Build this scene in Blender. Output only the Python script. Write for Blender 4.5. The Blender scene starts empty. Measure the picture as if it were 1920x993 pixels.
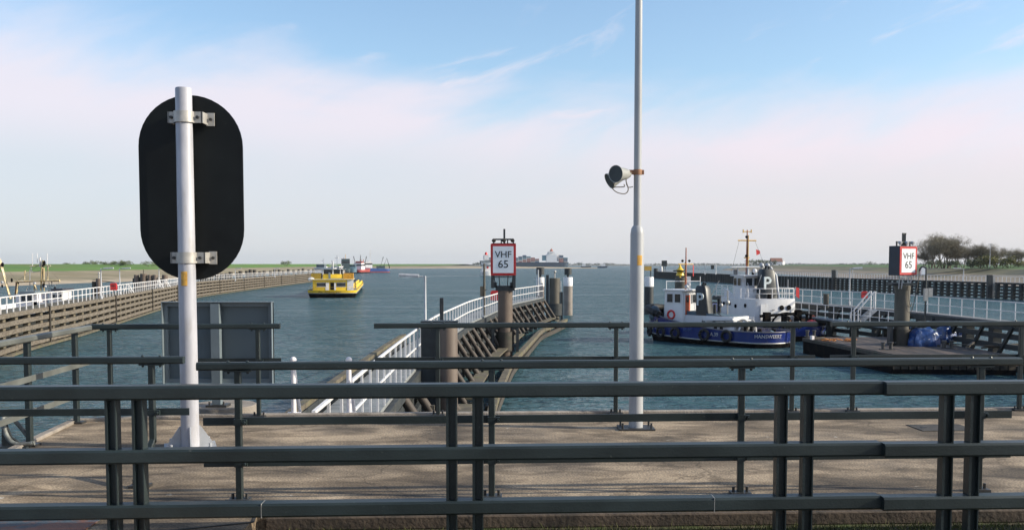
import bpy, math, random
from mathutils import Vector, Matrix
random.seed(7)
sc = bpy.context.scene
COL = sc.collection
R = math.radians
# ------------------------------------------------------------------ camera
F = 1800.0; PITCH = R(3.3); HY = 495.0; CY = HY + F*math.tan(PITCH); EYE = 1.85
cam = bpy.data.cameras.new('camera'); camo = bpy.data.objects.new('camera', cam); COL.objects.link(camo)
cam.sensor_width = 36.0; cam.lens = 36.0*F/1920.0
cam.shift_y = (CY-496.5)/1920.0
cam.clip_start = 0.1; cam.clip_end = 30000
camo.location = (0, 0, EYE); camo.rotation_euler = (R(90)-PITCH, 0, 0)
sc.camera = camo
# ------------------------------------------------------------------ sun + sky
SUN_EL = R(25); SUN_V = Vector((0.99, -0.12, 0)).normalized()
sd = Vector((SUN_V.x*math.cos(SUN_EL), SUN_V.y*math.cos(SUN_EL), math.sin(SUN_EL)))
sun = bpy.data.lights.new('sun', 'SUN'); suno = bpy.data.objects.new('sun', sun); COL.objects.link(suno)
sun.energy = 4.7; sun.angle = R(0.53); sun.color = (1.0, 0.91, 0.74)
suno.rotation_euler = sd.to_track_quat('Z', 'Y').to_euler(); suno.location = (30, -10, 40)
w = bpy.data.worlds.new('World'); sc.world = w; w.use_nodes = True
nt = w.node_tree; N = nt.nodes; L = nt.links; N.clear()
def nd(t, **k):
    n = N.new(t)
    for a, b in k.items():
        if a.startswith('i_'): n.inputs[int(a[2:])].default_value = b
        else: setattr(n, a, b)
    return n
def math_(op, a, b=None, clamp=False):
    n = nd('ShaderNodeMath', operation=op, use_clamp=clamp)
    for i, v in enumerate((a, b)):
        if v is None: continue
        if isinstance(v, (int, float)): n.inputs[i].default_value = v
        else: L.new(v, n.inputs[i])
    return n.outputs[0]
def ramp_(fac, stops, interp='EASE'):
    n = nd('ShaderNodeValToRGB'); n.color_ramp.interpolation = interp
    e = n.color_ramp.elements
    while len(e) < len(stops): e.new(0.5)
    for q, (p, c) in zip(e, stops):
        q.position = p; q.color = (c, c, c, 1) if isinstance(c, (int, float)) else (*c, 1)
    L.new(fac, n.inputs[0]); return n.outputs[0]
def mix_(fac, a, b):
    n = nd('ShaderNodeMix', data_type='RGBA')
    for i, v in ((0, fac), (6, a), (7, b)):
        if isinstance(v, tuple): n.inputs[i].default_value = (*v, 1)
        elif isinstance(v, (int, float)): n.inputs[i].default_value = v
        else: L.new(v, n.inputs[i])
    return n.outputs[2]
sky = nd('ShaderNodeTexSky', sky_type='NISHITA', sun_disc=False, sun_elevation=SUN_EL,
         sun_rotation=math.atan2(sd.x, sd.y), air_density=1.0, dust_density=1.2, ozone_density=1.6)
tc = nd('ShaderNodeTexCoord'); sp = nd('ShaderNodeSeparateXYZ'); L.new(tc.outputs['Generated'], sp.inputs[0])
X, Y, Z = sp.outputs
# cirrus: streaks rising to the right, in azimuth / elevation of the sky itself
az = math_('ARCTAN2', X, Y); el = math_('ARCSINE', Z)
cb = nd('ShaderNodeCombineXYZ'); L.new(az, cb.inputs[0]); L.new(el, cb.inputs[1])
def cirrus(rot, scx, scy, loc, det, rough, dist):
    ma = nd('ShaderNodeMapping'); L.new(cb.outputs[0], ma.inputs[0]); ma.inputs['Rotation'].default_value = (0, 0, R(rot))
    mb_ = nd('ShaderNodeMapping'); L.new(ma.outputs[0], mb_.inputs[0]); mb_.inputs['Scale'].default_value = (scx, scy, 1); mb_.inputs['Location'].default_value = (*loc, 0)
    q = nd('ShaderNodeTexNoise'); q.inputs['Scale'].default_value = 1.0; q.inputs['Detail'].default_value = det; q.inputs['Roughness'].default_value = rough; q.inputs['Distortion'].default_value = dist
    L.new(mb_.outputs[0], q.inputs[0]); return q.outputs[0]
c1_ = cirrus(-22, 5.5, 24, (3.3, 8.1), 7, 0.55, 0.5)       # thin diagonal wisps
c2_ = cirrus(-8, 3.2, 9, (1.7, 5.2), 8, 0.55, 0.8)         # broad soft veils
c3_ = cirrus(10, 2.2, 3.5, (6.1, 2.7), 4, 0.5, 0.3)
edge = ramp_(math_('ADD', az, 0.5), [(0.0, 0.192), (0.2, 0.190), (0.4, 0.172), (0.55, 0.152), (0.70, 0.128), (0.9, 0.142), (1.0, 0.15)], 'B_SPLINE')
hgt = math_('SUBTRACT', edge, el)
hn = math_('ADD', hgt, math_('MULTIPLY', math_('SUBTRACT', c2_, 0.5), 0.15))
hn = math_('ADD', hn, math_('MULTIPLY', math_('SUBTRACT', c1_, 0.5), 0.06))
bank = ramp_(math_('ADD', math_('MULTIPLY', hn, 5.0), 0.35), [(0.05, 0.0), (0.55, 0.92)])
wisp = ramp_(math_('ADD', math_('MULTIPLY', c1_, 0.75), math_('MULTIPLY', c3_, 0.35)), [(0.565, 0.0), (0.72, 0.8)])
cloud = math_('MAXIMUM', bank, wisp)
skyc = nd('ShaderNodeVectorMath', operation='MULTIPLY'); L.new(sky.outputs[0], skyc.inputs[0]); skyc.inputs[1].default_value = (1.20, 1.27, 1.30)
lowl = ramp_(math_('MULTIPLY', Z, 4.0), [(0.0, (4.4, 4.65, 4.85)), (0.35, (4.35, 4.7, 5.15)), (0.62, (5.35, 5.05, 5.55)), (1.0, (5.45, 5.2, 5.75))])
lowr = ramp_(math_('MULTIPLY', Z, 4.0), [(0.0, (4.65, 4.55, 4.7)), (0.25, (5.0, 4.7, 4.95)), (0.5, (5.65, 5.0, 5.45)), (1.0, (5.45, 5.2, 5.75))])
ccol = mix_(math_('ADD', math_('ADD', math_('MULTIPLY', az, 1.3), 0.5), math_('MULTIPLY', math_('SUBTRACT', c2_, 0.5), 1.3), True), lowl, lowr)
skyf = mix_(cloud, skyc.outputs[0], ccol)
bg = nd('ShaderNodeBackground'); bg.inputs[1].default_value = 0.13; L.new(skyf, bg.inputs[0])
wo = nd('ShaderNodeOutputWorld'); L.new(bg.outputs[0], wo.inputs[0])
sc.view_settings.view_transform = 'Standard'; sc.view_settings.look = 'None'
sc.view_settings.exposure = 0.35; sc.view_settings.gamma = 1.0; sc.view_settings.use_curve_mapping = False
sc.render.engine = 'CYCLES'; sc.cycles.max_bounces = 6; sc.cycles.volume_bounces = 0
sc.cycles.use_denoising = True

# ------------------------------------------------------------------ pixel -> world helpers (1920 x 993 photo)
def ray(px, py):
    u = (px-960.0)/F; v = -(py-CY)/F
    c, s = math.cos(PITCH), math.sin(PITCH)
    return Vector((u, c + v*s, -s + v*c))
def W(px, py, z):
    d = ray(px, py); t = (z-EYE)/d.z
    return Vector((d.x*t, d.y*t, z))
def P(px, py, y):
    d = ray(px, py); t = y/d.y
    return Vector((d.x*t, y, EYE+d.z*t))
WZ = -4.0

# ------------------------------------------------------------------ materials
MATS = {}
def mat(name, col, rough=0.6, metal=0.0, var=0.18, scale=4.0, col2=None, m2=0.0, s2=1.5, bump=0.0, bs=30.0, stretch=(1, 1, 1), coat=0.0, spec=0.5, t2=(0.5, 0.62)):
    if name in MATS: return MATS[name]
    m = bpy.data.materials.new(name); m.use_nodes = True; t = m.node_tree; n = t.nodes; l = t.links
    b = n['Principled BSDF']; b.inputs['Roughness'].default_value = rough; b.inputs['Metallic'].default_value = metal
    b.inputs['Coat Weight'].default_value = coat; b.inputs['Specular IOR Level'].default_value = spec
    co = n.new('ShaderNodeTexCoord'); mpn = n.new('ShaderNodeMapping'); l.new(co.outputs['Object'], mpn.inputs[0]); mpn.inputs['Scale'].default_value = stretch
    nz = n.new('ShaderNodeTexNoise'); nz.inputs['Scale'].default_value = scale; nz.inputs['Detail'].default_value = 7; l.new(mpn.outputs[0], nz.inputs[0])
    r = n.new('ShaderNodeValToRGB'); l.new(nz.outputs[0], r.inputs[0])
    a, c = 1-var*1.4, 1+var
    r.color_ramp.elements[0].position = 0.3; r.color_ramp.elements[1].position = 0.72
    r.color_ramp.elements[0].color = (col[0]*a, col[1]*a, col[2]*a, 1); r.color_ramp.elements[1].color = (min(1, col[0]*c), min(1, col[1]*c), min(1, col[2]*c), 1)
    out = r.outputs[0]
    if col2:
        nz2 = n.new('ShaderNodeTexNoise'); nz2.inputs['Scale'].default_value = s2; nz2.inputs['Detail'].default_value = 9; nz2.inputs['Roughness'].default_value = 0.65; l.new(mpn.outputs[0], nz2.inputs[0])
        r2 = n.new('ShaderNodeValToRGB'); l.new(nz2.outputs[0], r2.inputs[0])
        r2.color_ramp.elements[0].position = t2[0]; r2.color_ramp.elements[1].position = t2[1]; r2.color_ramp.elements[0].color = (0, 0, 0, 1); r2.color_ramp.elements[1].color = (m2, m2, m2, 1)
        mx = n.new('ShaderNodeMix'); mx.data_type = 'RGBA'; l.new(r2.outputs[0], mx.inputs[0]); l.new(out, mx.inputs[6]); mx.inputs[7].default_value = (*col2, 1); out = mx.outputs[2]
    l.new(out, b.inputs['Base Color'])
    rr = n.new('ShaderNodeMath'); rr.operation = 'MULTIPLY_ADD'; l.new(nz.outputs[0], rr.inputs[0]); rr.inputs[1].default_value = 0.2; rr.inputs[2].default_value = rough-0.1; l.new(rr.outputs[0], b.inputs['Roughness'])
    if bump:
        nb = n.new('ShaderNodeTexNoise'); nb.inputs['Scale'].default_value = bs; nb.inputs['Detail'].default_value = 5; l.new(mpn.outputs[0], nb.inputs[0])
        bp = n.new('ShaderNodeBump'); bp.inputs['Strength'].default_value = bump; bp.inputs['Distance'].default_value = 0.02; l.new(nb.outputs[0], bp.inputs['Height']); l.new(bp.outputs[0], b.inputs['Normal'])
    MATS[name] = m; return m

m_rail = mat('rail_paint', (0.020, 0.029, 0.030), 0.40, spec=0.42, var=0.25, scale=2.2, col2=(0.13, 0.135, 0.125), m2=0.6, s2=26, t2=(0.66, 0.74), bump=0.08, bs=60)
m_rail_pale = mat('rail_paint_weathered', (0.115, 0.12, 0.11), 0.5, var=0.2, scale=3)
m_bolt = mat('bolt_steel', (0.05, 0.05, 0.05), 0.5, 0.4)
m_galv = mat('galvanised', (0.40, 0.41, 0.43), 0.5, 0.15, var=0.16, scale=9, col2=(0.30, 0.30, 0.30), m2=0.6, s2=7, stretch=(1, 1, 0.35), t2=(0.55, 0.75))
m_pole = mat('pole_white_grey', (0.38, 0.38, 0.415), 0.5, var=0.16, scale=6, col2=(0.30, 0.28, 0.26), m2=0.65, s2=7, stretch=(1.5, 1.5, 0.4), t2=(0.53, 0.70))
m_poleg = mat('lamp_pole_grey', (0.35, 0.36, 0.37), 0.45, var=0.14, scale=6, col2=(0.28, 0.27, 0.27), m2=0.6, s2=6, stretch=(1.5, 1.5, 0.3), t2=(0.52, 0.70))
m_clamp = mat('clamp_metal', (0.42, 0.40, 0.37), 0.45, 0.3, var=0.15, scale=12)
m_black = mat('sign_back_black', (0.0045, 0.006, 0.006), 0.5, var=0.4, scale=3, col2=(0.05, 0.055, 0.05), m2=0.5, s2=18, t2=(0.68, 0.75), spec=0.25)
m_sticker = mat('sticker_yellow', (0.62, 0.34, 0.06), 0.5, var=0.15, scale=30, col2=(0.35, 0.2, 0.08), m2=0.6, s2=22)
m_white = mat('white_paint', (0.70, 0.68, 0.67), 0.45, var=0.08, scale=5, col2=(0.36, 0.28, 0.20), m2=0.7, s2=2.2, t2=(0.55, 0.75))
m_whiter = mat('white_paint_rusty', (0.74, 0.70, 0.70), 0.45, var=0.05, scale=8, col2=(0.28, 0.12, 0.06), m2=0.9, s2=14, t2=(0.60, 0.68))
m_conc_edge = mat('concrete_kerb', (0.30, 0.26, 0.22), 0.85, var=0.25, scale=6, col2=(0.12, 0.10, 0.08), m2=0.7, s2=3, bump=0.5, bs=50)
m_wood = mat('weathered_timber', (0.155, 0.130, 0.100), 0.85, var=0.30, scale=2.5, col2=(0.10, 0.075, 0.05), m2=0.75, s2=1.6, bump=0.6, bs=25, stretch=(1, 1, 2.5))
m_woodg = mat('mossy_timber', (0.115, 0.096, 0.066), 0.85, var=0.30, scale=3, col2=(0.12, 0.11, 0.05), m2=0.8, s2=1.3, bump=0.6, bs=25)
m_wooddk = mat('dark_wet_timber', (0.055, 0.045, 0.035), 0.75, var=0.3, scale=3, col2=(0.03, 0.035, 0.02), m2=0.7, s2=2)
m_blackwood = mat('shade_dark_timber', (0.022, 0.026, 0.027), 0.7, var=0.3, scale=3, col2=(0.05, 0.05, 0.045), m2=0.5, s2=2)  # near-black: shade on and under the jetties is put into the timber colour
m_pile = mat('brown_steel_pile', (0.118, 0.086, 0.065), 0.66, var=0.14, scale=3, col2=(0.08, 0.055, 0.04), m2=0.6, s2=2, stretch=(1, 1, 0.4), bump=0.15, bs=18)
m_pileg = mat('olive_steel_pile', (0.095, 0.084, 0.064), 0.65, var=0.2, scale=3, col2=(0.05, 0.045, 0.035), m2=0.6, s2=2, stretch=(1, 1, 0.4))
m_dkteal = mat('dark_steel', (0.022, 0.027, 0.03), 0.55, var=0.25)
m_signred = mat('sign_red', (0.47, 0.02, 0.02), 0.42, var=0.08)
m_signwhite = mat('sign_white', (0.76, 0.77, 0.78), 0.4, var=0.04, col2=(0.45, 0.42, 0.36), m2=0.4, s2=4, t2=(0.6, 0.8))
m_ink = mat('sign_ink', (0.012, 0.012, 0.014), 0.5)
m_red = mat('red_plastic', (0.55, 0.03, 0.03), 0.45)
m_yellow = mat('yellow_paint', (0.78, 0.52, 0.035), 0.4, var=0.08, scale=2, col2=(0.42, 0.24, 0.05), m2=0.4, s2=0.9, t2=(0.6, 0.8))
m_ochre = mat('ochre_mast_paint', (0.55, 0.33, 0.07), 0.5, var=0.1)
m_redbrown = mat('redbrown_mast_paint', (0.32, 0.09, 0.04), 0.5, var=0.1)
m_hullblue = mat('tug_blue', (0.011, 0.026, 0.155), 0.25, var=0.15, scale=1.2, coat=0.5, col2=(0.03, 0.04, 0.10), m2=0.6, s2=1.2)
m_hullblack = mat('hull_black', (0.007, 0.007, 0.008), 0.75, spec=0.04, var=0.2, col2=(0.022, 0.016, 0.012), m2=0.6, s2=1.5)
m_strut = mat('brown_strut', (0.060, 0.046, 0.036), 0.7, var=0.2)
m_cleat = mat('cleat_steel', (0.17, 0.18, 0.17), 0.5, 0.1, var=0.3, scale=14, col2=(0.06, 0.05, 0.04), m2=0.7, s2=9)
m_funnel = mat('funnel_black', (0.012, 0.015, 0.018), 0.42, var=0.2)
m_tugwhite = mat('tug_white', (0.62, 0.62, 0.63), 0.35, var=0.05, scale=1.5, col2=(0.30, 0.23, 0.17), m2=0.6, s2=2.6, stretch=(1, 1, 0.4), t2=(0.58, 0.75))
m_glass = mat('dark_glass', (0.03, 0.035, 0.04), 0.12, var=0.4, scale=1.2)
m_orange = mat('orange_red_door', (0.50, 0.085, 0.02), 0.5, var=0.12)
m_rubber = mat('black_rubber', (0.012, 0.012, 0.012), 0.7)
m_deckgrey = mat('deck_grey', (0.16, 0.16, 0.16), 0.7, var=0.2)
m_deckgreen = mat('deck_blue_grey', (0.07, 0.11, 0.14), 0.6, var=0.2)
m_pontoon = mat('pontoon_planks', (0.062, 0.050, 0.043), 0.8, var=0.35, scale=1.2, col2=(0.15, 0.10, 0.08), m2=0.5, s2=1.2, stretch=(4, 0.4, 1), bump=0.4)
m_tarp = mat('blue_tarp', (0.008, 0.042, 0.16), 0.33, var=0.45, scale=2.5, bump=1.0, bs=9)
m_rope = mat('orange_rope', (0.50, 0.20, 0.06), 0.8, var=0.3)
m_panel = mat('board_back_grey', (0.095, 0.125, 0.14), 0.5, var=0.06, scale=3)
m_panelf = mat('board_frame_grey', (0.15, 0.185, 0.205), 0.45, var=0.07, scale=3)
m_horn = mat('horn_grey_plastic', (0.30, 0.30, 0.28), 0.42, var=0.08, scale=12)
m_horn_in = mat('horn_inside', (0.035, 0.045, 0.048), 0.5)
m_cable = mat('cable', (0.12, 0.10, 0.08), 0.6)
m_rust = mat('rusty_strap', (0.30, 0.15, 0.08), 0.75, var=0.25, scale=10)
m_plate = mat('chequer_plate', (0.05, 0.072, 0.09), 0.6, 0.0, var=0.2, scale=4, col2=(0.17, 0.065, 0.035), m2=1.0, s2=2.2, t2=(0.5, 0.58), bump=0.3, bs=60)
m_bark = mat('bark_twigs', (0.13, 0.10, 0.075), 0.9, var=0.2)
m_twig = mat('twig_brown', (0.23, 0.20, 0.135), 0.9, var=0.25)
m_leaf = mat('spring_leaf', (0.16, 0.15, 0.045), 0.8, var=0.4, scale=0.6)
m_leafd = mat('bush_leaf', (0.085, 0.105, 0.05), 0.8, var=0.4, scale=0.3)
m_fargreen = mat('far_wood_leaf', (0.06, 0.075, 0.06), 0.9, var=0.3, scale=0.02)

# ------------------------------------------------------------------ mesh builder
def perp(d):
    d = d.normalized(); up = Vector((0, 0, 1))
    if abs(d.z) > 0.97: up = Vector((0, 1, 0))
    a = d.cross(up).normalized(); b = a.cross(d).normalized()
    return a, b
class MB:
    def __init__(s): s.v = []; s.f = []
    def add(s, vs, fs):
        o = len(s.v); s.v += [tuple(q) for q in vs]; s.f += [tuple(i+o for i in q) for q in fs]; return s
    def box(s, c, size, rz=0.0):
        cx_, cy_, cz_ = c; a, b, h = [q/2 for q in size]; cs, sn = math.cos(rz), math.sin(rz)
        vs = []
        for z in (-h, h):
            for x, y in ((-a, -b), (a, -b), (a, b), (-a, b)): vs.append((cx_+x*cs-y*sn, cy_+x*sn+y*cs, cz_+z))
        return s.add(vs, [(3, 2, 1, 0), (4, 5, 6, 7), (0, 1, 5, 4), (1, 2, 6, 5), (2, 3, 7, 6), (3, 0, 4, 7)])
    def prof(s, p0, p1, pr, up=None):
        p0 = Vector(p0); p1 = Vector(p1); a, b = perp(p1-p0)
        if up is not None:
            b = Vector(up); a = (p1-p0).normalized().cross(b).normalized(); b = a.cross((p1-p0).normalized())
        n = len(pr); vs = [p0+a*x+b*y for x, y in pr]+[p1+a*x+b*y for x, y in pr]
        fs = [(i, (i+1) % n, n+(i+1) % n, n+i) for i in range(n)]+[tuple(range(n))[::-1], tuple(range(n, 2*n))]
        return s.add(vs, fs)
    def beam(s, p0, p1, wd, ht, ch=0.0):
        a, b = wd/2, ht/2
        if ch: pr = [(-a+ch, -b), (a-ch, -b), (a, -b+ch), (a, b-ch), (a-ch, b), (-a+ch, b), (-a, b-ch), (-a, -b+ch)]
        else: pr = [(-a, -b), (a, -b), (a, b), (-a, b)]
        return s.prof(p0, p1, pr)
    def tube(s, p0, p1, r0, r1=None, n=10):
        r1 = r0 if r1 is None else r1
        p0 = Vector(p0); p1 = Vector(p1); a, b = perp(p1-p0); vs = []
        for p, r in ((p0, r0), (p1, r1)):
            for i in range(n):
                t = 2*math.pi*i/n; vs.append(p+a*r*math.cos(t)+b*r*math.sin(t))
        return s.add(vs, [(i, (i+1) % n, n+(i+1) % n, n+i) for i in range(n)]+[tuple(range(n))[::-1], tuple(range(n, 2*n))])
    def path(s, pts, r, n=8, closed=False):
        pts = [Vector(p) for p in pts]; m = len(pts); vs = []; pa = None
        for i, p in enumerate(pts):
            d = (pts[(i+1) % m]-pts[i-1]) if closed else (pts[min(i+1, m-1)]-pts[max(i-1, 0)])
            d.normalize()
            if pa is None: a, b = perp(d)
            else:
                a = (pa-d*pa.dot(d)).normalized(); b = d.cross(a)
            pa = a
            rr = r[i] if isinstance(r, (list, tuple)) else r
            for k in range(n):
                t = 2*math.pi*k/n; vs.append(p+a*rr*math.cos(t)+b*rr*math.sin(t))
        fs = []
        for i in range(m if closed else m-1):
            j = (i+1) % m
            for k in range(n): fs.append((i*n+k, i*n+(k+1) % n, j*n+(k+1) % n, j*n+k))
        if not closed: fs += [tuple(range(n))[::-1], tuple(range((m-1)*n, m*n))]
        return s.add(vs, fs)
    def lathe(s, o, ax, pr, n=20):                      # pr: (distance along axis, radius)
        o = Vector(o); ax = Vector(ax).normalized(); a, b = perp(ax); vs = []
        for h, r in pr:
            for k in range(n):
                t = 2*math.pi*k/n; vs.append(o+ax*h+a*r*math.cos(t)+b*r*math.sin(t))
        fs = []
        for i in range(len(pr)-1):
            for k in range(n): fs.append((i*n+k, i*n+(k+1) % n, (i+1)*n+(k+1) % n, (i+1)*n+k))
        fs += [tuple(range(n))[::-1], tuple(range((len(pr)-1)*n, len(pr)*n))]
        return s.add(vs, fs)
    def ball(s, c, r, sq=(1, 1, 1), n=10, m=6):
        c = Vector(c); vs = [c+Vector((0, 0, r*sq[2]))]; fs = []
        for i in range(1, m):
            for k in range(n):
                th = math.pi*i/m; ph = 2*math.pi*k/n
                vs.append(c+Vector((r*sq[0]*math.sin(th)*math.cos(ph), r*sq[1]*math.sin(th)*math.sin(ph), r*sq[2]*math.cos(th))))
        vs.append(c-Vector((0, 0, r*sq[2])))
        for k in range(n):
            fs.append((0, 1+k, 1+(k+1) % n)); fs.append((len(vs)-1, 1+(m-2)*n+(k+1) % n, 1+(m-2)*n+k))
            for i in range(m-2): fs.append((1+i*n+k, 1+(i+1)*n+k, 1+(i+1)*n+(k+1) % n, 1+i*n+(k+1) % n))
        return s.add(vs, fs)
    def ext(s, pts, o, u, v, t):                        # polygon pts in frame (o,u,v) extruded by vector t
        o = Vector(o); u = Vector(u); v = Vector(v); t = Vector(t); n = len(pts)
        vs = [o+u*x+v*y for x, y in pts]; vs += [q+t for q in vs]
        return s.add(vs, [tuple(range(n)), tuple(range(n, 2*n))[::-1]]+[(i, n+i, n+(i+1) % n, (i+1) % n) for i in range(n)])
    def obj(s, name, m, parent=None, smooth=True, **props):
        me = bpy.data.meshes.new(name); me.from_pydata(s.v, [], s.f); me.materials.append(m)
        import bmesh as _b
        bm = _b.new(); bm.from_mesh(me); _b.ops.recalc_face_normals(bm, faces=bm.faces); bm.to_mesh(me); bm.free()
        if smooth and len(me.polygons):
            me.polygons.foreach_set('use_smooth', [True]*len(me.polygons)); me.set_sharp_from_angle(angle=R(38))
        o = bpy.data.objects.new(name, me); COL.objects.link(o)
        if parent is not None: o.parent = parent
        for k, q in props.items(): o[k] = q
        return o
def thing(name, label, cat, loc=(0, 0, 0), rz=0.0, group=None):
    o = bpy.data.objects.new(name, None); COL.objects.link(o); o.location = loc; o.rotation_euler = (0, 0, rz); o.empty_display_size = 0.3
    return tag(o, label, cat, group)
def tag(o, label, cat, group=None):
    o['label'] = label; o['category'] = cat
    if group: o['group'] = group
    return o
def struct(o): o['kind'] = 'structure'; return o
def dup(root, loc=None, rz=None, label=None, group=None, scale=None):
    r = root.copy(); COL.objects.link(r)
    if loc is not None: r.location = loc
    if rz is not None: r.rotation_euler = (0, 0, rz)
    if scale is not None: r.scale = scale
    if label: r['label'] = label
    if group: r['group'] = group
    for ch in list(root.children):
        c = ch.copy(); COL.objects.link(c); c.parent = r
        for g in list(ch.children):
            d = g.copy(); COL.objects.link(d); d.parent = c
    return r
def text(name, s, size, m, parent, fn, depth=0.012, bold=0.0, sx=1.0, align='CENTER'):
    cu = bpy.data.curves.new(name, 'FONT'); cu.body = s; cu.size = size; cu.align_x = align; cu.align_y = 'CENTER'; cu.extrude = depth; cu.offset = bold; cu.resolution_u = 3
    ob = bpy.data.objects.new(name, cu); COL.objects.link(ob)
    me = bpy.data.meshes.new_from_object(ob.evaluated_get(bpy.context.evaluated_depsgraph_get()))
    bpy.data.objects.remove(ob); bpy.data.curves.remove(cu)
    for q in me.vertices: q.co = Vector(fn(q.co.x*sx, q.co.y, q.co.z))
    me.materials.clear(); me.materials.append(m); me.name = name
    o = bpy.data.objects.new(name, me); COL.objects.link(o); o.parent = parent
    return o
def resample(pts, step, start=0.0):
    pts = [Vector(p) for p in pts]; out = []; t = start; acc = 0.0
    for a, b in zip(pts[:-1], pts[1:]):
        l = (b-a).length
        while t <= acc+l+1e-6 and l > 0: out.append(a+(b-a)*((t-acc)/l)); t += step
        acc += l
    return out
def smoothpath(pts, n=6):                               # Catmull-Rom
    P_ = [Vector(p) for p in pts]; P_ = [P_[0]*2-P_[1]]+P_+[P_[-1]*2-P_[-2]]; out = []
    for i in range(1, len(P_)-2):
        p0, p1, p2, p3 = P_[i-1:i+3]
        for k in range(n):
            t = k/n; out.append(0.5*((2*p1)+(p2-p0)*t+(2*p0-5*p1+4*p2-p3)*t*t+(3*p1-p0-3*p2+p3)*t**3))
    out.append(P_[-2]); return out
def side(pts, off):                                     # offset a path to its right (xy)
    out = []
    for i, p in enumerate(pts):
        d = pts[min(i+1, len(pts)-1)]-pts[max(i-1, 0)]; d.z = 0; d.normalize()
        out.append(Vector((p.x+d.y*off, p.y-d.x*off, p.z)))
    return out
def ribbon(mb, pts, wd, ht):
    for a, b in zip(pts[:-1], pts[1:]): mb.beam(a, b, wd, ht)
    return mb
def ribbon2(mb, pts, wd, ht):                           # continuous swept box
    n = len(pts); vs = []; L_ = side(pts, -wd/2); R_ = side(pts, wd/2)
    for a, b in zip(L_, R_):
        for q, dz in ((a, -ht/2), (b, -ht/2), (b, ht/2), (a, ht/2)): vs.append((q.x, q.y, q.z+dz))
    fs = []
    for i in range(n-1):
        for k in range(4): fs.append((i*4+k, i*4+(k+1) % 4, i*4+4+(k+1) % 4, i*4+4+k))
    fs += [(3, 2, 1, 0), (n*4-4, n*4-3, n*4-2, n*4-1)]
    mb.add(vs, fs); return mb
# ================================================================== SETTING
# ---- water
def water_mat():
    m = bpy.data.materials.new('water'); m.use_nodes = True; t = m.node_tree; n = t.nodes; l = t.links; b = n['Principled BSDF']
    b.inputs['Roughness'].default_value = 0.10; b.inputs['IOR'].default_value = 1.33; b.inputs['Specular IOR Level'].default_value = 0.17
    co = n.new('ShaderNodeTexCoord')
    def noise(sc_, st, rot, det=4, dist=0.0, rough=0.55):
        mp_ = n.new('ShaderNodeMapping'); l.new(co.outputs['Object'], mp_.inputs[0]); mp_.inputs['Scale'].default_value = st; mp_.inputs['Rotation'].default_value = (0, 0, rot)
        z = n.new('ShaderNodeTexNoise'); z.inputs['Scale'].default_value = sc_; z.inputs['Detail'].default_value = det; z.inputs['Distortion'].default_value = dist; z.inputs['Roughness'].default_value = rough
        l.new(mp_.outputs[0], z.inputs[0]); return z.outputs[0]
    big = noise(0.028, (1, 2.6, 1), R(12), 5, 1.2)
    fine = noise(2.6, (0.75, 1.7, 1), R(12), 2.2, 0.6, 0.5)
    chop = noise(0.95, (0.7, 1.9, 1), R(18), 2, 0.5, 0.45)
    swell = noise(0.20, (0.6, 2.2, 1), R(-8), 3, 0.4, 0.5)
    def mm(op, a, c):
        q = n.new('ShaderNodeMath'); q.operation = op
        for i, v in enumerate((a, c)):
            if isinstance(v, (int, float)): q.inputs[i].default_value = v
            else: l.new(v, q.inputs[i])
        return q.outputs[0]
    r = n.new('ShaderNodeValToRGB'); l.new(big, r.inputs[0]); r.color_ramp.elements[0].position = 0.36; r.color_ramp.elements[1].position = 0.60
    r.color_ramp.elements[0].color = (0.55, 0.55, 0.55, 1); r.color_ramp.elements[1].color = (1, 1, 1, 1)
    h = mm('MULTIPLY', mm('ADD', mm('ADD', mm('MULTIPLY', swell, 2.2), mm('MULTIPLY', fine, .42)), mm('MULTIPLY', chop, .9)), r.outputs[0])
    bp = n.new('ShaderNodeBump'); bp.inputs['Strength'].default_value = 1.0; bp.inputs['Distance'].default_value = 0.62; l.new(h, bp.inputs['Height'])
    c = n.new('ShaderNodeValToRGB'); l.new(big, c.inputs[0]); c.color_ramp.elements[0].color = (0.056, 0.108, 0.120, 1); c.color_ramp.elements[1].color = (0.038, 0.096, 0.112, 1)
    # wave-roughened water never mirrors fully at grazing angles: the reflectance levels off
    n.remove(b); di = n.new('ShaderNodeBsdfDiffuse'); gl = n.new('ShaderNodeBsdfGlossy'); fr = n.new('ShaderNodeFresnel'); mxs = n.new('ShaderNodeMixShader'); fr.inputs[0].default_value = 1.33; gl.inputs['Roughness'].default_value = 0.12
    l.new(c.outputs[0], di.inputs[0]); l.new(bp.outputs[0], gl.inputs['Normal']); l.new(bp.outputs[0], fr.inputs['Normal']); l.new(bp.outputs[0], di.inputs['Normal'])
    l.new(mm('MINIMUM', fr.outputs[0], 0.60), mxs.inputs[0]); l.new(di.outputs[0], mxs.inputs[1]); l.new(gl.outputs[0], mxs.inputs[2])
    l.new(mxs.outputs[0], n['Material Output'].inputs[0]); return m
mb = MB(); mb.add([(-6000, -150, WZ), (6000, -150, WZ), (6000, 7000, WZ), (-6000, 7000, WZ)], [(0, 1, 2, 3)])
struct(mb.obj('water', water_mat()))

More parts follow.
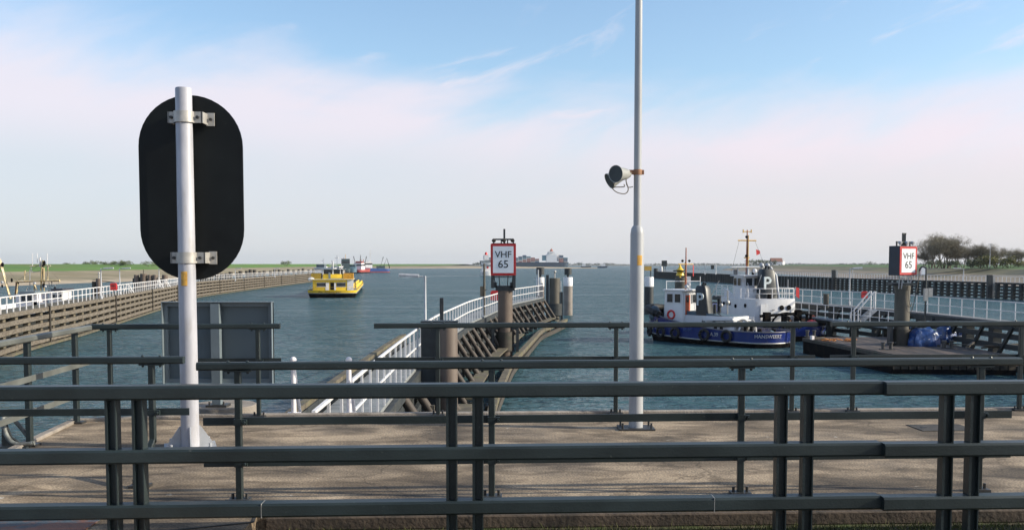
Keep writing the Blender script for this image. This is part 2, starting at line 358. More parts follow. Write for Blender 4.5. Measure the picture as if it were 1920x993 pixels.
# ---- quay slab
def quay_mat():
    m = mat('quay_concrete', (0.32, 0.252, 0.182), 0.9, var=0.26, scale=1.1, col2=(0.11, 0.088, 0.068), m2=0.75, s2=0.9, bump=0.28, bs=45, t2=(0.47, 0.62))
    t = m.node_tree; n = t.nodes; l = t.links; b = n['Principled BSDF']; src = b.inputs['Base Color'].links[0].from_socket
    co = [q for q in n if q.bl_idname == 'ShaderNodeTexCoord'][0]
    z = n.new('ShaderNodeTexNoise'); z.inputs['Scale'].default_value = 55; z.inputs['Detail'].default_value = 3; l.new(co.outputs['Object'], z.inputs[0])
    r = n.new('ShaderNodeValToRGB'); l.new(z.outputs[0], r.inputs[0]); r.color_ramp.elements[0].position = 0.33; r.color_ramp.elements[1].position = 0.68
    r.color_ramp.elements[0].color = (0.74, 0.74, 0.74, 1); r.color_ramp.elements[1].color = (1.22, 1.21, 1.18, 1)
    mx = n.new('ShaderNodeMix'); mx.data_type = 'RGBA'; mx.blend_type = 'MULTIPLY'; mx.inputs[0].default_value = 1; l.new(src, mx.inputs[6]); l.new(r.outputs[0], mx.inputs[7])
    # pale scuffs
    z2 = n.new('ShaderNodeTexNoise'); z2.inputs['Scale'].default_value = 7; z2.inputs['Detail'].default_value = 6; l.new(co.outputs['Object'], z2.inputs[0])
    r2 = n.new('ShaderNodeValToRGB'); l.new(z2.outputs[0], r2.inputs[0]); r2.color_ramp.elements[0].position = 0.70; r2.color_ramp.elements[1].position = 0.76
    mx2 = n.new('ShaderNodeMix'); mx2.data_type = 'RGBA'; l.new(r2.outputs[0], mx2.inputs[0]); l.new(mx.outputs[2], mx2.inputs[6]); mx2.inputs[7].default_value = (0.50, 0.47, 0.42, 1)
    # broad weathering: dark worn areas and paler dusty ones, plus thin wandering cracks
    def blot(sc_, det, dist, lo, hi, ca, cb_, prev, stretch=(1, 1, 1)):
        mp_ = n.new('ShaderNodeMapping'); l.new(co.outputs['Object'], mp_.inputs[0]); mp_.inputs['Scale'].default_value = stretch
        q = n.new('ShaderNodeTexNoise'); q.inputs['Scale'].default_value = sc_; q.inputs['Detail'].default_value = det; q.inputs['Distortion'].default_value = dist; l.new(mp_.outputs[0], q.inputs[0])
        rr = n.new('ShaderNodeValToRGB'); l.new(q.outputs[0], rr.inputs[0]); rr.color_ramp.elements[0].position = lo; rr.color_ramp.elements[1].position = hi; rr.color_ramp.elements[0].color = (*ca, 1); rr.color_ramp.elements[1].color = (*cb_, 1)
        k = n.new('ShaderNodeMix'); k.data_type = 'RGBA'; k.blend_type = 'MULTIPLY'; k.inputs[0].default_value = 1; l.new(prev, k.inputs[6]); l.new(rr.outputs[0], k.inputs[7]); return k.outputs[2]
    o_ = blot(.55, 4, 1.2, .40, .56, (.72, .70, .67), (1.06, 1.05, 1.03), mx2.outputs[2], (1, 1.8, 1))
    o_ = blot(1.9, 5, .6, .38, .50, (.76, .75, .74), (1, 1, 1), o_, (1, 2.2, 1))
    v = n.new('ShaderNodeTexVoronoi'); v.feature = 'DISTANCE_TO_EDGE'; v.inputs['Scale'].default_value = .42
    wn = n.new('ShaderNodeTexNoise'); wn.inputs['Scale'].default_value = 2.2; wn.inputs['Detail'].default_value = 6; l.new(co.outputs['Object'], wn.inputs[0])
    ad = n.new('ShaderNodeVectorMath'); ad.operation = 'MULTIPLY_ADD'; l.new(wn.outputs[1], ad.inputs[0]); ad.inputs[1].default_value = (.6, .6, .6); l.new(co.outputs['Object'], ad.inputs[2]); l.new(ad.outputs[0], v.inputs['Vector'])
    rc = n.new('ShaderNodeValToRGB'); l.new(v.outputs['Distance'], rc.inputs[0]); rc.color_ramp.elements[0].position = .002; rc.color_ramp.elements[1].position = .007; rc.color_ramp.elements[0].color = (.45, .43, .40, 1); rc.color_ramp.elements[1].color = (1, 1, 1, 1)
    k = n.new('ShaderNodeMix'); k.data_type = 'RGBA'; k.blend_type = 'MULTIPLY'; k.inputs[0].default_value = .45; l.new(o_, k.inputs[6]); l.new(rc.outputs[0], k.inputs[7])
    l.new(k.outputs[2], b.inputs['Base Color']); return m
qa, qb = W(480, 966, 0), W(1900, 951, 0)
fa, fb = W(400, 780, 0), W(1900, 767, 0)
def line(a, b, x): return a.y+(b.y-a.y)*(x-a.x)/(b.x-a.x)
def front(x): return line(qa, qb, x)
def far(x): return line(fa, fb, x)
XL, XR = -5.15, 16.0
lc = W(135, 789, 0); le = W(30, 838, 0)
xl0 = le.x+(le.x-lc.x)*(3.0-le.y)/(le.y-lc.y)
mb = MB()
pl = [(xl0, 3.0), (-1.88, 3.0), (-1.88, front(-1.88)), (XR, front(XR)), (XR, far(XR)), (fa.x-0.3, far(fa.x-0.3)), (lc.x+0.02, lc.y)]
mb.ext(pl, (0, 0, 0), (1, 0, 0), (0, 1, 0), (0, 0, -6))
struct(mb.obj('quay_pavement', quay_mat(), smooth=False))
# low rounded lip along the outer edges of the quay
mb = MB(); ep = [Vector((xl0+0.03, 3.2, 0)), Vector((lc.x+0.05, lc.y-0.03, 0)), Vector((fa.x-0.3, far(fa.x-0.3)-0.03, 0)), Vector((XR, far(XR)-0.03, 0))]
for a, b in zip(ep[:-1], ep[1:]): mb.beam(a+Vector((0, 0, 0.012)), b+Vector((0, 0, 0.012)), 0.10, 0.045, 0.012)
struct(mb.obj('quay_edge_kerb', m_conc_edge))
mb = MB(); mb.beam((-1.80, front(-1.8)-0.03, -0.052), (XR, front(XR)-0.03, -0.052), 0.05, 0.10, 0.01)
struct(mb.obj('pavement_kerb', mat('dark_kerb', (0.085, 0.062, 0.045), 0.85, var=0.25, scale=5, col2=(0.03, 0.025, 0.02), m2=0.7, s2=4, bump=0.4)))
# joint strip in the slab at lower left
mb = MB(); a, b = W(285, 997, 0.003), W(474, 978, 0.003); mb.beam(a, b, 0.022, 0.006); a2 = W(478, 968, 0.003); mb.beam(b, a2, 0.02, 0.005)
struct(mb.obj('pavement_joint', mat('joint_tar', (0.03, 0.025, 0.02), 0.8)))
mb = MB(); c_ = W(1765, 801, 0.004); mb.box((c_.x, c_.y, .004), (.62, .42, .006), R(3)); o = mb.obj('cover_plate', mat('cover_iron', (.045, .04, .035), .8, var=.4, scale=9), smooth=False)
tag(o, 'dark iron access cover set in the quay at right behind the middle railing', 'access cover'); MB().box((c_.x-.2, c_.y, .0085), (.06, .03, .004)).obj('lifting_slot', m_bolt, o, smooth=False)
# verge under the near railing
mb = MB(); mb.add([(-1.86, 2.2, -0.10), (XR, 2.2, -0.10), (XR, front(XR)-0.05, -0.10), (-1.86, front(-1.86)-0.05, -0.10)], [(0, 1, 2, 3)])
struct(mb.obj('verge_ground', mat('verge_soil', (0.06, 0.05, 0.025), 0.95, var=0.4, scale=6, col2=(0.05, 0.08, 0.015), m2=0.9, s2=3, bump=0.8)))
mb = MB(); mb.add([(-14, -6, -0.14), (XR, -6, -0.14), (XR, 2.6, -0.14), (-14, 2.6, -0.14)], [(0, 1, 2, 3)]); mb.add([(-14, -6, -6), (XR, -6, -6), (XR, 2.6, -6), (-14, 2.6, -6)], [(3, 2, 1, 0), ])
struct(mb.obj('bridge_approach_ground', quay_mat()))
gb = MB(); rg = random.Random(3)
for i in range(5200):
    x = rg.uniform(-1.7, 5.2); fy = front(x); y = fy-0.13-abs(rg.gauss(0, 0.10)) if rg.random() < .8 else fy-0.07-rg.uniform(0, .6); h = rg.uniform(.015, .05)*(1.0 if rg.random() < .93 else 1.9)
    a = rg.uniform(0, 6.28); w_ = 0.0035; dx, dy = math.cos(a)*w_, math.sin(a)*w_; lx, ly = rg.gauss(0, .014), rg.gauss(0, .014)
    gb.add([(x-dx, y-dy, -.1), (x+dx, y+dy, -.1), (x+lx, y+ly, -.1+h)], [(0, 1, 2)])
o = gb.obj('grass', mat('grass_blades', (0.10, 0.11, 0.025), 0.8, var=0.5, scale=20), smooth=False); o['kind'] = 'stuff'
# steel chequer plate at lower left
mb = MB(); p = [W(-60, 962, 0.004), W(206, 962, 0.004), W(150, 1000, 0.004)]
mb.ext([(xl0+0.4, 5.0), (p[2].x-0.05, 5.0), (p[2].x+.0, p[2].y), (p[1].x, p[1].y-0.02), (p[0].x, p[0].y-0.02), (xl0+0.4, p[0].y-0.02)], (0, 0, 0.004), (1, 0, 0), (0, 1, 0), (0, 0, 0.008))
pl_ = mb.obj('chequer_plate', m_plate, smooth=False)
tag(pl_, 'rust stained blue-grey steel chequer plate on the concrete at lower left', 'steel plate')
# ---- banks and dikes (layered strips with uneven profile)
def terrain(name, rows, m, seed=1, sub=26, amp=0.25):
    rg = random.Random(seed); rows = [smoothpath([Vector(q) for q in r], sub) for r in rows]
    full = []
    for ri in range(len(rows)-1):
        for k in range(6):
            t = k/6; full.append([a.lerp(b, t) for a, b in zip(rows[ri], rows[ri+1])])
    full.append(rows[-1]); n = len(full[0]); vs = []
    from mathutils import noise as NN
    for i, r in enumerate(full):
        for q in r:
            e = amp if 0 < i < len(full)-1 else 0
            vs.append((q.x, q.y, q.z+e*NN.noise(Vector((q.x*0.05, q.y*0.05, seed)))*1.5))
    fs = [(i*n+j, i*n+j+1, (i+1)*n+j+1, (i+1)*n+j) for i in range(len(full)-1) for j in range(n-1)]
    mb = MB(); mb.add(vs, fs); return struct(mb.obj(name, m))
m_sand = mat('sand', (0.40, 0.32, 0.22), 0.95, var=0.12, scale=0.05, col2=(0.21, 0.17, 0.115), m2=0.7, s2=0.03, stretch=(1, 1, 8))
m_bank = mat('bank_dry_grass', (0.27, 0.22, 0.135), 0.95, var=0.15, scale=0.06, col2=(0.17, 0.145, 0.07), m2=0.8, s2=0.035)
m_dike = mat('dike_grass', (0.085, 0.175, 0.018), 0.95, var=0.15, scale=0.03, col2=(0.12, 0.14, 0.03), m2=0.6, s2=0.02)
m_crest = mat('dike_crest_dark', (0.03, 0.06, 0.02), 0.95)
sh = [(-142, 40, -4.3), (-138, 150, -4.3), (-132, 251, -4.3), (-130, 310, -4.3), (-126, 340, -4.3), (-150, 600, -4.3), (-165, 950, -4.3), (-150, 1240, -4.3), (-65, 1316, -4.3), (10, 1325, -4.2), (120, 1345, -4.15)]
s2_ = [(-152, 40, -3.3), (-148, 150, -3.3), (-142, 252, -3.3), (-140, 312, -3.3), (-138, 345, -3.3), (-162, 605, -3.3), (-178, 970, -3.3), (-160, 1290, -3.3), (-65, 1345, -2.0), (10, 1350, -2.0), (120, 1355, -3.2)]
b1 = [(-186, 40, -0.9), (-182, 160, -0.9), (-180, 275, -0.8), (-176, 345, -0.8), (-174, 420, -0.8), (-190, 650, -0.8), (-205, 1050, -0.8), (-180, 1400, -1.0), (-110, 1500, -0.6), (10, 1400, -1.7), (120, 1380, -3.2)]
c1 = [(-235, 40, 1.9), (-230, 200, 1.9), (-224, 330, 1.9), (-216, 430, 1.9), (-205, 560, 1.9), (-212, 800, 1.95), (-225, 1200, 2.0), (-190, 1600, 2.0), (-85, 1780, 2.0)]
d1 = [(-800, 40, 0), (-800, 300, 0), (-800, 500, 0), (-800, 900, 0), (-800, 1400, 0), (-700, 2000, 0), (-600, 2500, 0), (-400, 2800, 0), (-100, 2700, -1)]
terrain('sand_shore', [sh, s2_], m_sand, 1, amp=.1)
terrain('sloping_bank', [s2_, b1], m_bank, 2, amp=.6)
terrain('dike_slope', [b1[:9], c1], m_dike, 3, amp=.12)
terrain('land_behind_dike', [c1, d1], m_crest, 4, amp=.1)
sr = [(150, 20, -4.3), (140, 150, -4.3), (133, 250, -4.3), (135, 329, -4.3), (152, 526, -4.3), (180, 760, -4.3), (208, 957, -4.2)]
s3 = [(158, 20, -3.0), (148, 150, -3.0), (146, 255, -3.0), (150, 335, -3.0), (165, 532, -3.0), (192, 775, -3.0), (212, 965, -3.6)]
b2 = [(168, 20, -1.6), (162, 160, -1.6), (160, 270, -1.6), (164, 350, -1.6), (182, 545, -1.5), (212, 800, -1.5), (222, 985, -2.5)]
c2 = [(198, 20, 1.15), (194, 200, 1.15), (190, 330, 1.15), (205, 450, 1.15), (232, 600, 1.15), (285, 850, 1.2), (330, 1150, 1.2)]
d2 = [(900, 20, 0.3), (900, 300, 0.3), (900, 600, 0.3), (900, 900, 0.3), (1000, 1300, 0.3), (1200, 1900, 0.3), (1300, 2600, 0.3)]
terrain('sand_shore', [sr, s3], mat('muddy_sand', (0.22, 0.175, 0.135), 0.95, var=.2, scale=.08), 5, amp=.2)
terrain('sloping_bank', [s3, b2], mat('rough_bank', (0.21, 0.17, 0.12), 0.95, var=.3, scale=.1, col2=(0.10, 0.105, 0.07), m2=.85, s2=.05), 6, amp=.3)
terrain('dike_slope', [b2, [(x-16, y, .15) for x, y, z in c2]], mat('dike_rough_grass', (0.11, 0.10, 0.045), 0.95, var=.3, scale=.09, col2=(0.035, 0.042, 0.03), m2=.9, s2=.04), 7, amp=.2)
c2m = [(x-16, y, .15) for x, y, z in c2]
terrain('dike_crest', [c2m, c2], mat('crest_grass', (0.05, 0.115, 0.018), .95, var=.25, scale=.1), 7, amp=.06)
terrain('land_behind_dike', [c2, d2], mat('field_green', (0.06, 0.13, 0.02), 0.95), 8, amp=.1)
# far shore across the estuary
mb = MB(); rg = random.Random(2)
mb.box((700, 3900, -3.2), (2600, 300, 2.6))
struct(mb.obj('far_shore', m_bank, smooth=False))
def woods(name, x0, x1, y0, y1, n, h0, h1, seed, zb):
    rg = random.Random(seed); mb = MB()
    from mathutils import noise as NN
    for i in range(n):
        x = rg.uniform(x0, x1); y = rg.uniform(y0, y1); e = NN.noise(Vector((x*0.012, seed, 0)))*0.6+NN.noise(Vector((x*0.05, seed, 3)))*0.5
        h = max(1.0, h0+(h1-h0)*(0.45+e))*rg.uniform(.75, 1.0); r = h*rg.uniform(.35, .75)
        for k in range(9):
            a = rg.uniform(0, 6.28); rr = r*math.sqrt(rg.random()); zz = zb+h*rg.uniform(.15, 1)*(1-.3*(rr/r)**2); s_ = h*.20
            p_ = Vector((x+math.cos(a)*rr, y+math.sin(a)*rr, zz)); q = [p_+Vector((rg.gauss(0, s_), rg.gauss(0, s_), rg.gauss(0, s_*.8))) for _ in range(3)]
            mb.add(q, [(0, 1, 2)])
    o = mb.obj(name, m_fargreen, smooth=False); o['kind'] = 'stuff'; return o
woods('far_woodland', -160, 1900, 3770, 4030, 1700, 3.0, 13.0, 3, -2.0)
woods('far_hedge', 300, 900, 1150, 1300, 500, 1.0, 3.2, 9, 0.4)
# ================================================================== RAILINGS ON THE QUAY
def rline(p0, p1):                                       # helper: straight 3-D line with parameter by pixel x
    return lambda x: Vector((x, p0.y+(p1.y-p0.y)*(x-p0.x)/(p1.x-p0.x), 0))
def x_at(fn, px):                                        # world x on a ground line seen at pixel column px (about chest height)
    lo, hi = -14.0, 16.0
    for _ in range(40):
        m_ = (lo+hi)/2; q = fn(m_); c, s = math.cos(PITCH), math.sin(PITCH); dep = q.y*c+1.1*s
        if 960+F*m_/dep < px: lo = m_
        else: hi = m_
    return (lo+hi)/2
HP = [(x*.70, y*.85) for x, y in [(-.052, -.05), (-.052, .05), (-.040, .05), (-.040, .005), (.028, .005), (.028, .05), (.052, .05), (.052, -.05), (.028, -.05), (.028, -.005), (-.040, -.005), (-.040, -.05)]]
nearl = rline(W(0, 731, 1.02), W(1640, 720, 1.02))
nearl2 = nearl
def near_section(px0, px1, posts, label, dy):
    f_ = lambda x: nearl(x)-Vector((0, dy, 0))
    xa, xb = x_at(f_, px0), x_at(f_, px1)
    t = thing('guard_railing', label, 'railing', f_((xa+xb)/2 if abs(xb-xa) < 8 else 0), 0, 'heavy steel railings at the front')
    o0 = t.location.copy(); a, b = f_(xa)-o0, f_(xb)-o0
    for z, h in ((1.0, .094), (.575, .094), (.205, .094)):
        MB().beam(a+Vector((0, 0, z)), b+Vector((0, 0, z)), .125, h, .014).obj('rail', m_rail, t)
    for px, z in ((492, .205), (1338, .205)):
        if px0 < px < px1:
            q = f_(x_at(f_, px))-o0; MB().box((q.x, q.y, z), (.004, .127, .096)).obj('weld_seam', m_clamp, t, smooth=False)
    for px in posts:
        q = f_(x_at(f_, px))-o0
        zz = [(-.25, .158), (.252, .528), (.622, .953)]
        mb = MB()
        for z0, z1 in zz: mb.prof(q+Vector((0, 0, z0)), q+Vector((0, 0, z1)), HP, up=(0, 1, 0))
        mb.obj('post', m_rail, t)
    return t
near_section(-900, 1649, (-560, -510, 212, 262, 847, 896, 1464, 1513), 'nearest dark steel railing, long three-rail section with paired posts, left of the gap', 0.0)
near_section(1654, 2700, (1774, 1824, 2500, 2550), 'nearest dark steel railing section right of the gap, at the right edge', 0.05)
# weld seam lines on the near rails
# --- second railing, one metre behind
def mid_section(y0, y1, px0, px1, posts, label, rails, foot=0.0, low0=None, low1=None):
    fl = rline(y0, y1); xa, xb = x_at(fl, px0), x_at(fl, px1)
    t = thing('walkway_railing', label, 'railing', fl((xa+xb)/2), 0, 'three rail railings across the quay')
    o0 = t.location.copy(); a, b = fl(xa)-o0, fl(xb)-o0
    MB().beam(a+Vector((0, 0, rails[0])), b+Vector((0, 0, rails[0])), .075, .062, .012).obj('top_rail', m_rail, t)
    la = fl(x_at(fl, low0))-o0 if low0 else a; lb = fl(x_at(fl, low1))-o0 if low1 else b
    for z in rails[1:]: MB().beam(la+Vector((0, 0.03, z)), lb+Vector((0, .03, z)), .012, .062).obj('lower_rail', m_rail, t)
    for px in posts:
        q = fl(x_at(fl, px))-o0; mb = MB(); z1 = rails[0]-.04
        if foot: mb.beam(q+Vector((0, -foot, .0)), q+Vector((0, -foot, .12)), .05, .05, .006).beam(q+Vector((0, -foot, .10)), q+Vector((0, 0, .34)), .05, .05, .006).beam(q+Vector((0, 0, .32)), q+Vector((0, 0, z1)), .05, .05, .006)
        else: mb.beam(q, q+Vector((0, 0, z1)), .05, .05, .006)
        po = mb.obj('post', m_rail, t)
        MB().box((q.x, q.y, rails[0]-.038), (.20, .06, .012)).tube((q.x-.075, q.y, rails[0]-.06), (q.x-.075, q.y, rails[0]-.03), .011, n=6).tube((q.x+.075, q.y, rails[0]-.06), (q.x+.075, q.y, rails[0]-.03), .011, n=6).obj('saddle_plate', m_rail, po)
        mb = MB()
        for dx in (-.075, .075): MB().ball((q.x+dx, q.y, rails[0]+.031), .014, n=8, m=4).obj('rail_bolt', m_rail, po)
        for z in rails[1:]:
            MB().box((q.x, q.y, z), (.062, .066, .05)).box((q.x+.05, q.y-.005, z), (.03, .03, .04)).tube((q.x+.05, q.y-.05, z), (q.x+.05, q.y+.03, z), .012, n=6).obj('clamp', m_rail, po)
        MB().box((q.x, q.y-foot, .012), (.16, .12, .024)).obj('base_plate', m_bolt, po)
        for dx in (-.055, .055): MB().tube((q.x+dx, q.y-foot, .02), (q.x+dx, q.y-foot, .065), .012, n=6).obj('anchor_bolt', m_bolt, po)
    return t
ya, yb = W(400, 686, 1.062), W(1900, 677, 1.062)
mid_section(ya, yb, 371, 1911, (447, 922, 1390, 1838), 'long dark railing behind the nearest one, starting at the white sign pole', (1.062, .625, .30), low0=378, low1=1901)
yc, yd = W(0, 676, 1.03), W(345, 675, 1.03); yd.y = yc.y+.047*(yd.x-yc.x)
mid_section(yc, yd, -560, 346, (-180, 285), 'dark railing left of the white sign pole, ending just before it', (1.03, .58, .24), foot=.30, low1=352)
# --- far railing on the water side
yf0, yf1 = W(400, 612, 1.10), W(1900, 609, 1.10)
farl0, farl1 = Vector((fa.x, far(fa.x)-.10, 0)), Vector((fb.x, far(fb.x)-.10, 0))
FR = (1.105, .685, .25)
mid_section(farl0, farl1, 163, 526, (206, 484), 'dark railing at the water edge in front of the grey board', FR)
mid_section(farl0, farl1, 702, 1530, (821, 1155, 1486), 'dark railing at the water edge just behind the lamp post', FR)
mid_section(farl0, farl1, 1558, 2300, (1600, 1914), 'dark railing at the water edge in front of the pontoon at right', FR)
# --- angled railing on the left quay edge
t = thing('corner_railing', 'weathered pale grey top rail slanting along the left edge of the quay', 'railing', (lc.x, lc.y, 0), 0)
o0 = t.location.copy(); A = Vector((lc.x+.12, lc.y-.1, 0))-o0; e = Vector((le.x-lc.x, le.y-lc.y, 0)).normalized(); Bq = A+e*3.6
A2 = A+Vector((.10, .12, 0))
MB().beam(A2+Vector((0, 0, 1.105)), Bq+Vector((0, 0, 1.105)), .07, .06, .012).obj('top_rail', m_rail_pale, t)
for z in (.70, .36): MB().beam(A2+Vector((0, 0, z)), Bq+Vector((0, 0, z)), .012, .06).obj('lower_rail', m_rail_pale, t)
for d_ in (.05, 1.45, 2.9):
    q = A+e*d_; po = MB().beam(q, q+Vector((0, 0, 1.07)), .06, .06, .008).obj('post', m_rail, t)
    MB().box((q.x, q.y, .012), (.17, .13, .024)).obj('base_plate', m_bolt, po)

# ================================================================== SIGN POLE, LAMP POST, HORNS, BOARD
b_ = W(357, 838, 0)
t = thing('traffic_sign', 'black back of an oval sign on a thick white-grey pole at left', 'sign', b_)
top = P(345, 165, b_.y)
lx = 0.0; H = top.z
pole = MB().lathe((0, 0, 0), (0, 0, 1), [(0, .090), (H*.3, .087), (H-.01, .080), (H, .074)], 28).obj('pole', m_pole, t)
mb = MB()
for a in (20, 110, 200, 290):
    u = Vector((math.cos(R(a)), math.sin(R(a)), 0)); n_ = Vector((-u.y, u.x, 0))
    mb.ext([(0.07, 0), (.24, 0), (.24, .012), (.10, .22), (.07, .22)], -n_*.006, u, (0, 0, 1), n_*.012)
mb.box((0, 0, .006), (.5, .5, .012), R(20)); mb.obj('base_gusset', m_galv, t)
for a in (65, 155, 245, 335): MB().tube((math.cos(R(a))*.26, math.sin(R(a))*.26, 0), (math.cos(R(a))*.26, math.sin(R(a))*.26, .07), .014, n=8).obj('anchor_bolt', m_galv, t)
MB().ext([(math.sin(k)*.0905, -math.cos(k)*.0905) for k in [-.35+.7*i/8 for i in range(9)]]+[(math.sin(k)*.086, -math.cos(k)*.086) for k in [.35-.7*i/8 for i in range(9)]], (0, 0, P(349, 535, b_.y).z), (1, 0, 0), (0, 1, 0), (0, 0, .14)).obj('inspection_sticker', m_sticker, t)
YB = b_.y+.20; bc = P(361, 353, YB)-b_; hw = P(456, 353, YB).x-P(361, 353, YB).x; hh = (P(361, 180, YB).z-P(361, 525, YB).z)/2
def stadium(a, b, n=22): return [(a*math.cos(t_), (b-a)+a*math.sin(t_)) for t_ in [math.pi*i/n for i in range(n+1)]]+[(-a*math.cos(t_), -(b-a)-a*math.sin(t_)) for t_ in [math.pi*i/n for i in range(n+1)]]
br = R(4)
MB().ext(stadium(hw, hh), (bc.x, .165, bc.z), (math.cos(br), math.sin(br), 0), (0, 0, 1), (0, .022, 0)).obj('sign_panel', m_black, t)
for py in (220, 483):
    z = P(345, py, b_.y).z; mb = MB(); r = .092
    pr = [(r*math.cos(a_)*1.0, -r*math.sin(a_)) for a_ in [math.pi*i/14 for i in range(15)]]
    pr2 = [(x*1.09, y*1.09) for x, y in pr][::-1]
    mb.ext(pr+pr2, (0, 0, z-.055), (1, 0, 0), (0, 1, 0), (0, 0, .11))
    mb.box((.135, .01, z), (.09, .02, .11)).box((-.125, .01, z), (.06, .02, .11)).box((.178, .08, z), (.016, .16, .11)).box((.215, .155, z), (.08, .012, .13)).box((-.155, .08, z), (.014, .16, .11))
    mb.box((0, .1, z), (.03, .14, .08))
    c = mb.obj('clamp', m_clamp, t); mb = MB()
    for x, y in ((.135, -.002), (-.125, -.002), (.22, .148)): mb.tube((x, y+.02, z), (x, y-.022, z), .016, n=6)
    mb.obj('clamp_bolt', m_bolt, c)

lp = W(1192, 803, 0)
t = thing('lamp_post', 'tall slender grey lamp post with wider lower shaft, carrying the horn loudspeakers', 'lamp post', lp)
zt = P(1194, 428, lp.y).z
MB().lathe((0, 0, 0), (0, 0, 1), [(0, .080), (zt-.06, .076), (zt, .066), (zt+.03, .046)], 28).obj('lower_shaft', m_poleg, t)
MB().lathe((0, 0, 0), (0, 0, 1), [(zt+.02, .043), (3.9, .042), (7.2, .030)], 24).obj('upper_shaft', m_poleg, t)
MB().path([(0, 0, 7.15), (0, -.25, 7.45), (0, -.9, 7.6)], .03).obj('lamp_arm', m_poleg, t)
MB().ball((0, -1.2, 7.6), .2, (.6, 2.0, .4)).obj('lamp_head', m_galv, t)
MB().box((0, 0, .010), (.40, .30, .02)).obj('base_plate', m_bolt, t)
for x in (-.16, .16):
    for y in (-.11, .11): MB().tube((x, y, .01), (x, y, .08), .012, n=6).obj('anchor_bolt', m_bolt, t)
MB().ext([(math.sin(k)*.0795, -math.cos(k)*.0795) for k in [-.1+.75*i/8 for i in range(9)]]+[(math.sin(k)*.075, -math.cos(k)*.075) for k in [.65-.75*i/8 for i in range(9)]], (0, 0, P(1195, 497, lp.y).z), (1, 0, 0), (0, 1, 0), (0, 0, .11)).obj('inspection_sticker', m_sticker, t)

def horn(loc, direction, label, bracket):
    t = thing('horn_loudspeaker', label, 'loudspeaker', loc, 0, 'horn loudspeakers on the lamp post')
    d = Vector(direction).normalized()
    pr = [(-.17, .03), (-.165, .042), (-.13, .045), (-.12, .058), (-.08, .066), (-.02, .072), (.04, .082), (.07, .094), (.078, .094), (.074, .088)]
    MB().lathe((0, 0, 0), d, pr+[(.03, .070), (-.03, .05), (-.04, .0)], 26).obj('bell', m_horn, t)
    MB().lathe((0, 0, 0), d, [(.074, .0875), (.03, .068), (-.02, .045), (-.021, 0.001)], 26).obj('bell_inside', m_horn_in, t)
    MB().lathe((0, 0, 0), d, [(-.02, .034), (.04, .034), (.05, .026), (.051, .001)], 18).obj('centre_cone', mat('horn_cone', (0.16, 0.20, 0.21), 0.4), t)
    mb = MB(); mb.path(bracket, .010, 6); mb.obj('bracket', m_rust, t)
    return t
h1 = P(1162, 326, lp.y-.14); h2 = P(1153, 334, lp.y+.16); pl0 = P(1186, 323, lp.y)
ho1 = horn(h1, (-.66, -.74, -.06), 'front horn loudspeaker with round open bell facing the railings', [pl0-h1+Vector((-.02, -.05, 0)), Vector((.09, .02, .02)), Vector((.06, .06, .0))])
ho2 = horn(h2, (-.86, -.25, -.48), 'rear horn loudspeaker, half hidden, tilted down and facing left over the water', [pl0-h2+Vector((-.02, .05, 0)), Vector((.10, -.0, .03)), Vector((.06, -.02, .03))])
mb = MB(); r = .05
mb.lathe((0, 0, pl0.z-.03), (0, 0, 1), [(0, .047), (.06, .047)], 20).box((-.06, -.01, pl0.z), (.07, .03, .05)).box((.055, -.0, pl0.z), (.03, .03, .05)); mb.obj('horn_clamp', m_rust, t)
mb = MB(); o_ = lp
q = [P(1170, 345, lp.y-.1), P(1170, 350, lp.y-.1), P(1152, 351, lp.y-.1), P(1149, 354, lp.y-.1), P(1158, 361, lp.y-.1), P(1172, 363, lp.y-.08), P(1178, 355, lp.y-.06), P(1174, 340, lp.y-.05), P(1175, 333, lp.y-.03)]
cab = MB().path(smoothpath([v-h1 for v in q], 5), .006, 6).obj('cable', m_cable, ho1)
MB().path(smoothpath([v-h1 for v in (P(1174, 345, lp.y-.05), P(1179, 351, lp.y-.05), P(1187, 350, lp.y-.06))], 5), .005, 6).obj('cable', m_cable, ho1)

# grey board seen from behind, on a round footing beyond the railing
fb_ = W(412, 768, -0.0)
t = thing('information_board', 'back of a large grey framed steel board on a central post', 'board', (fb_.x, fb_.y, 0))
YY = fb_.y; c0 = P(305, 566, YY); c1 = P(513, 718, YY); px_, pz_ = fb_.x, 0
bx0, bx1, bz0, bz1 = c0.x-px_, c1.x-px_, c1.z, c0.z
mb = MB(); mb.box(((bx0+bx1)/2, .06, (bz0+bz1)/2), (bx1-bx0-.02, .012, bz1-bz0-.02)); mb.obj('panel', m_panel, t)
mb = MB(); f_ = .055
for (x, z, sx_, sz_) in ((bx0+f_/2, (bz0+bz1)/2, f_, bz1-bz0), (bx1-f_/2, (bz0+bz1)/2, f_, bz1-bz0)): mb.box((x, .03, z), (sx_, .05, sz_))
for z in (bz0+f_/2, bz1-f_/2): mb.box(((bx0+bx1)/2, .03, z), (bx1-bx0-2*f_, .046, f_))
for x in (bx0+.004, bx1-.004): mb.box((x, .0, (bz0+bz1)/2), (.008, .12, bz1-bz0+.004))
mb.box(((bx0+bx1)/2, .0, bz1+.002), (bx1-bx0+.01, .12, .008)); mb.obj('frame', m_panelf, t)
cx0, cx1 = P(399, 640, YY).x-px_, P(415, 640, YY).x-px_
MB().box(((cx0+cx1)/2, -.03, (bz1-.02+.08)/2+.0), (cx1-cx0, .10, bz1-.10)).obj('central_post', m_panelf, t)
MB().box(((cx0+cx1)/2+.01, -.03, .065), (.26, .2, .03)).tube(((cx0+cx1)/2-.08, -.10, .06), ((cx0+cx1)/2-.08, -.10, .12), .012, n=6).tube(((cx0+cx1)/2+.10, -.10, .06), ((cx0+cx1)/2+.10, -.10, .12), .012, n=6).obj('base_plate', m_bolt, t)
mb = MB(); mb.lathe((.0, .15, -1.2), (0, 0, 1), [(0, .42), (1.24, .42), (1.25, .41)], 28); mb.obj('round_footing', m_conc_edge, t)

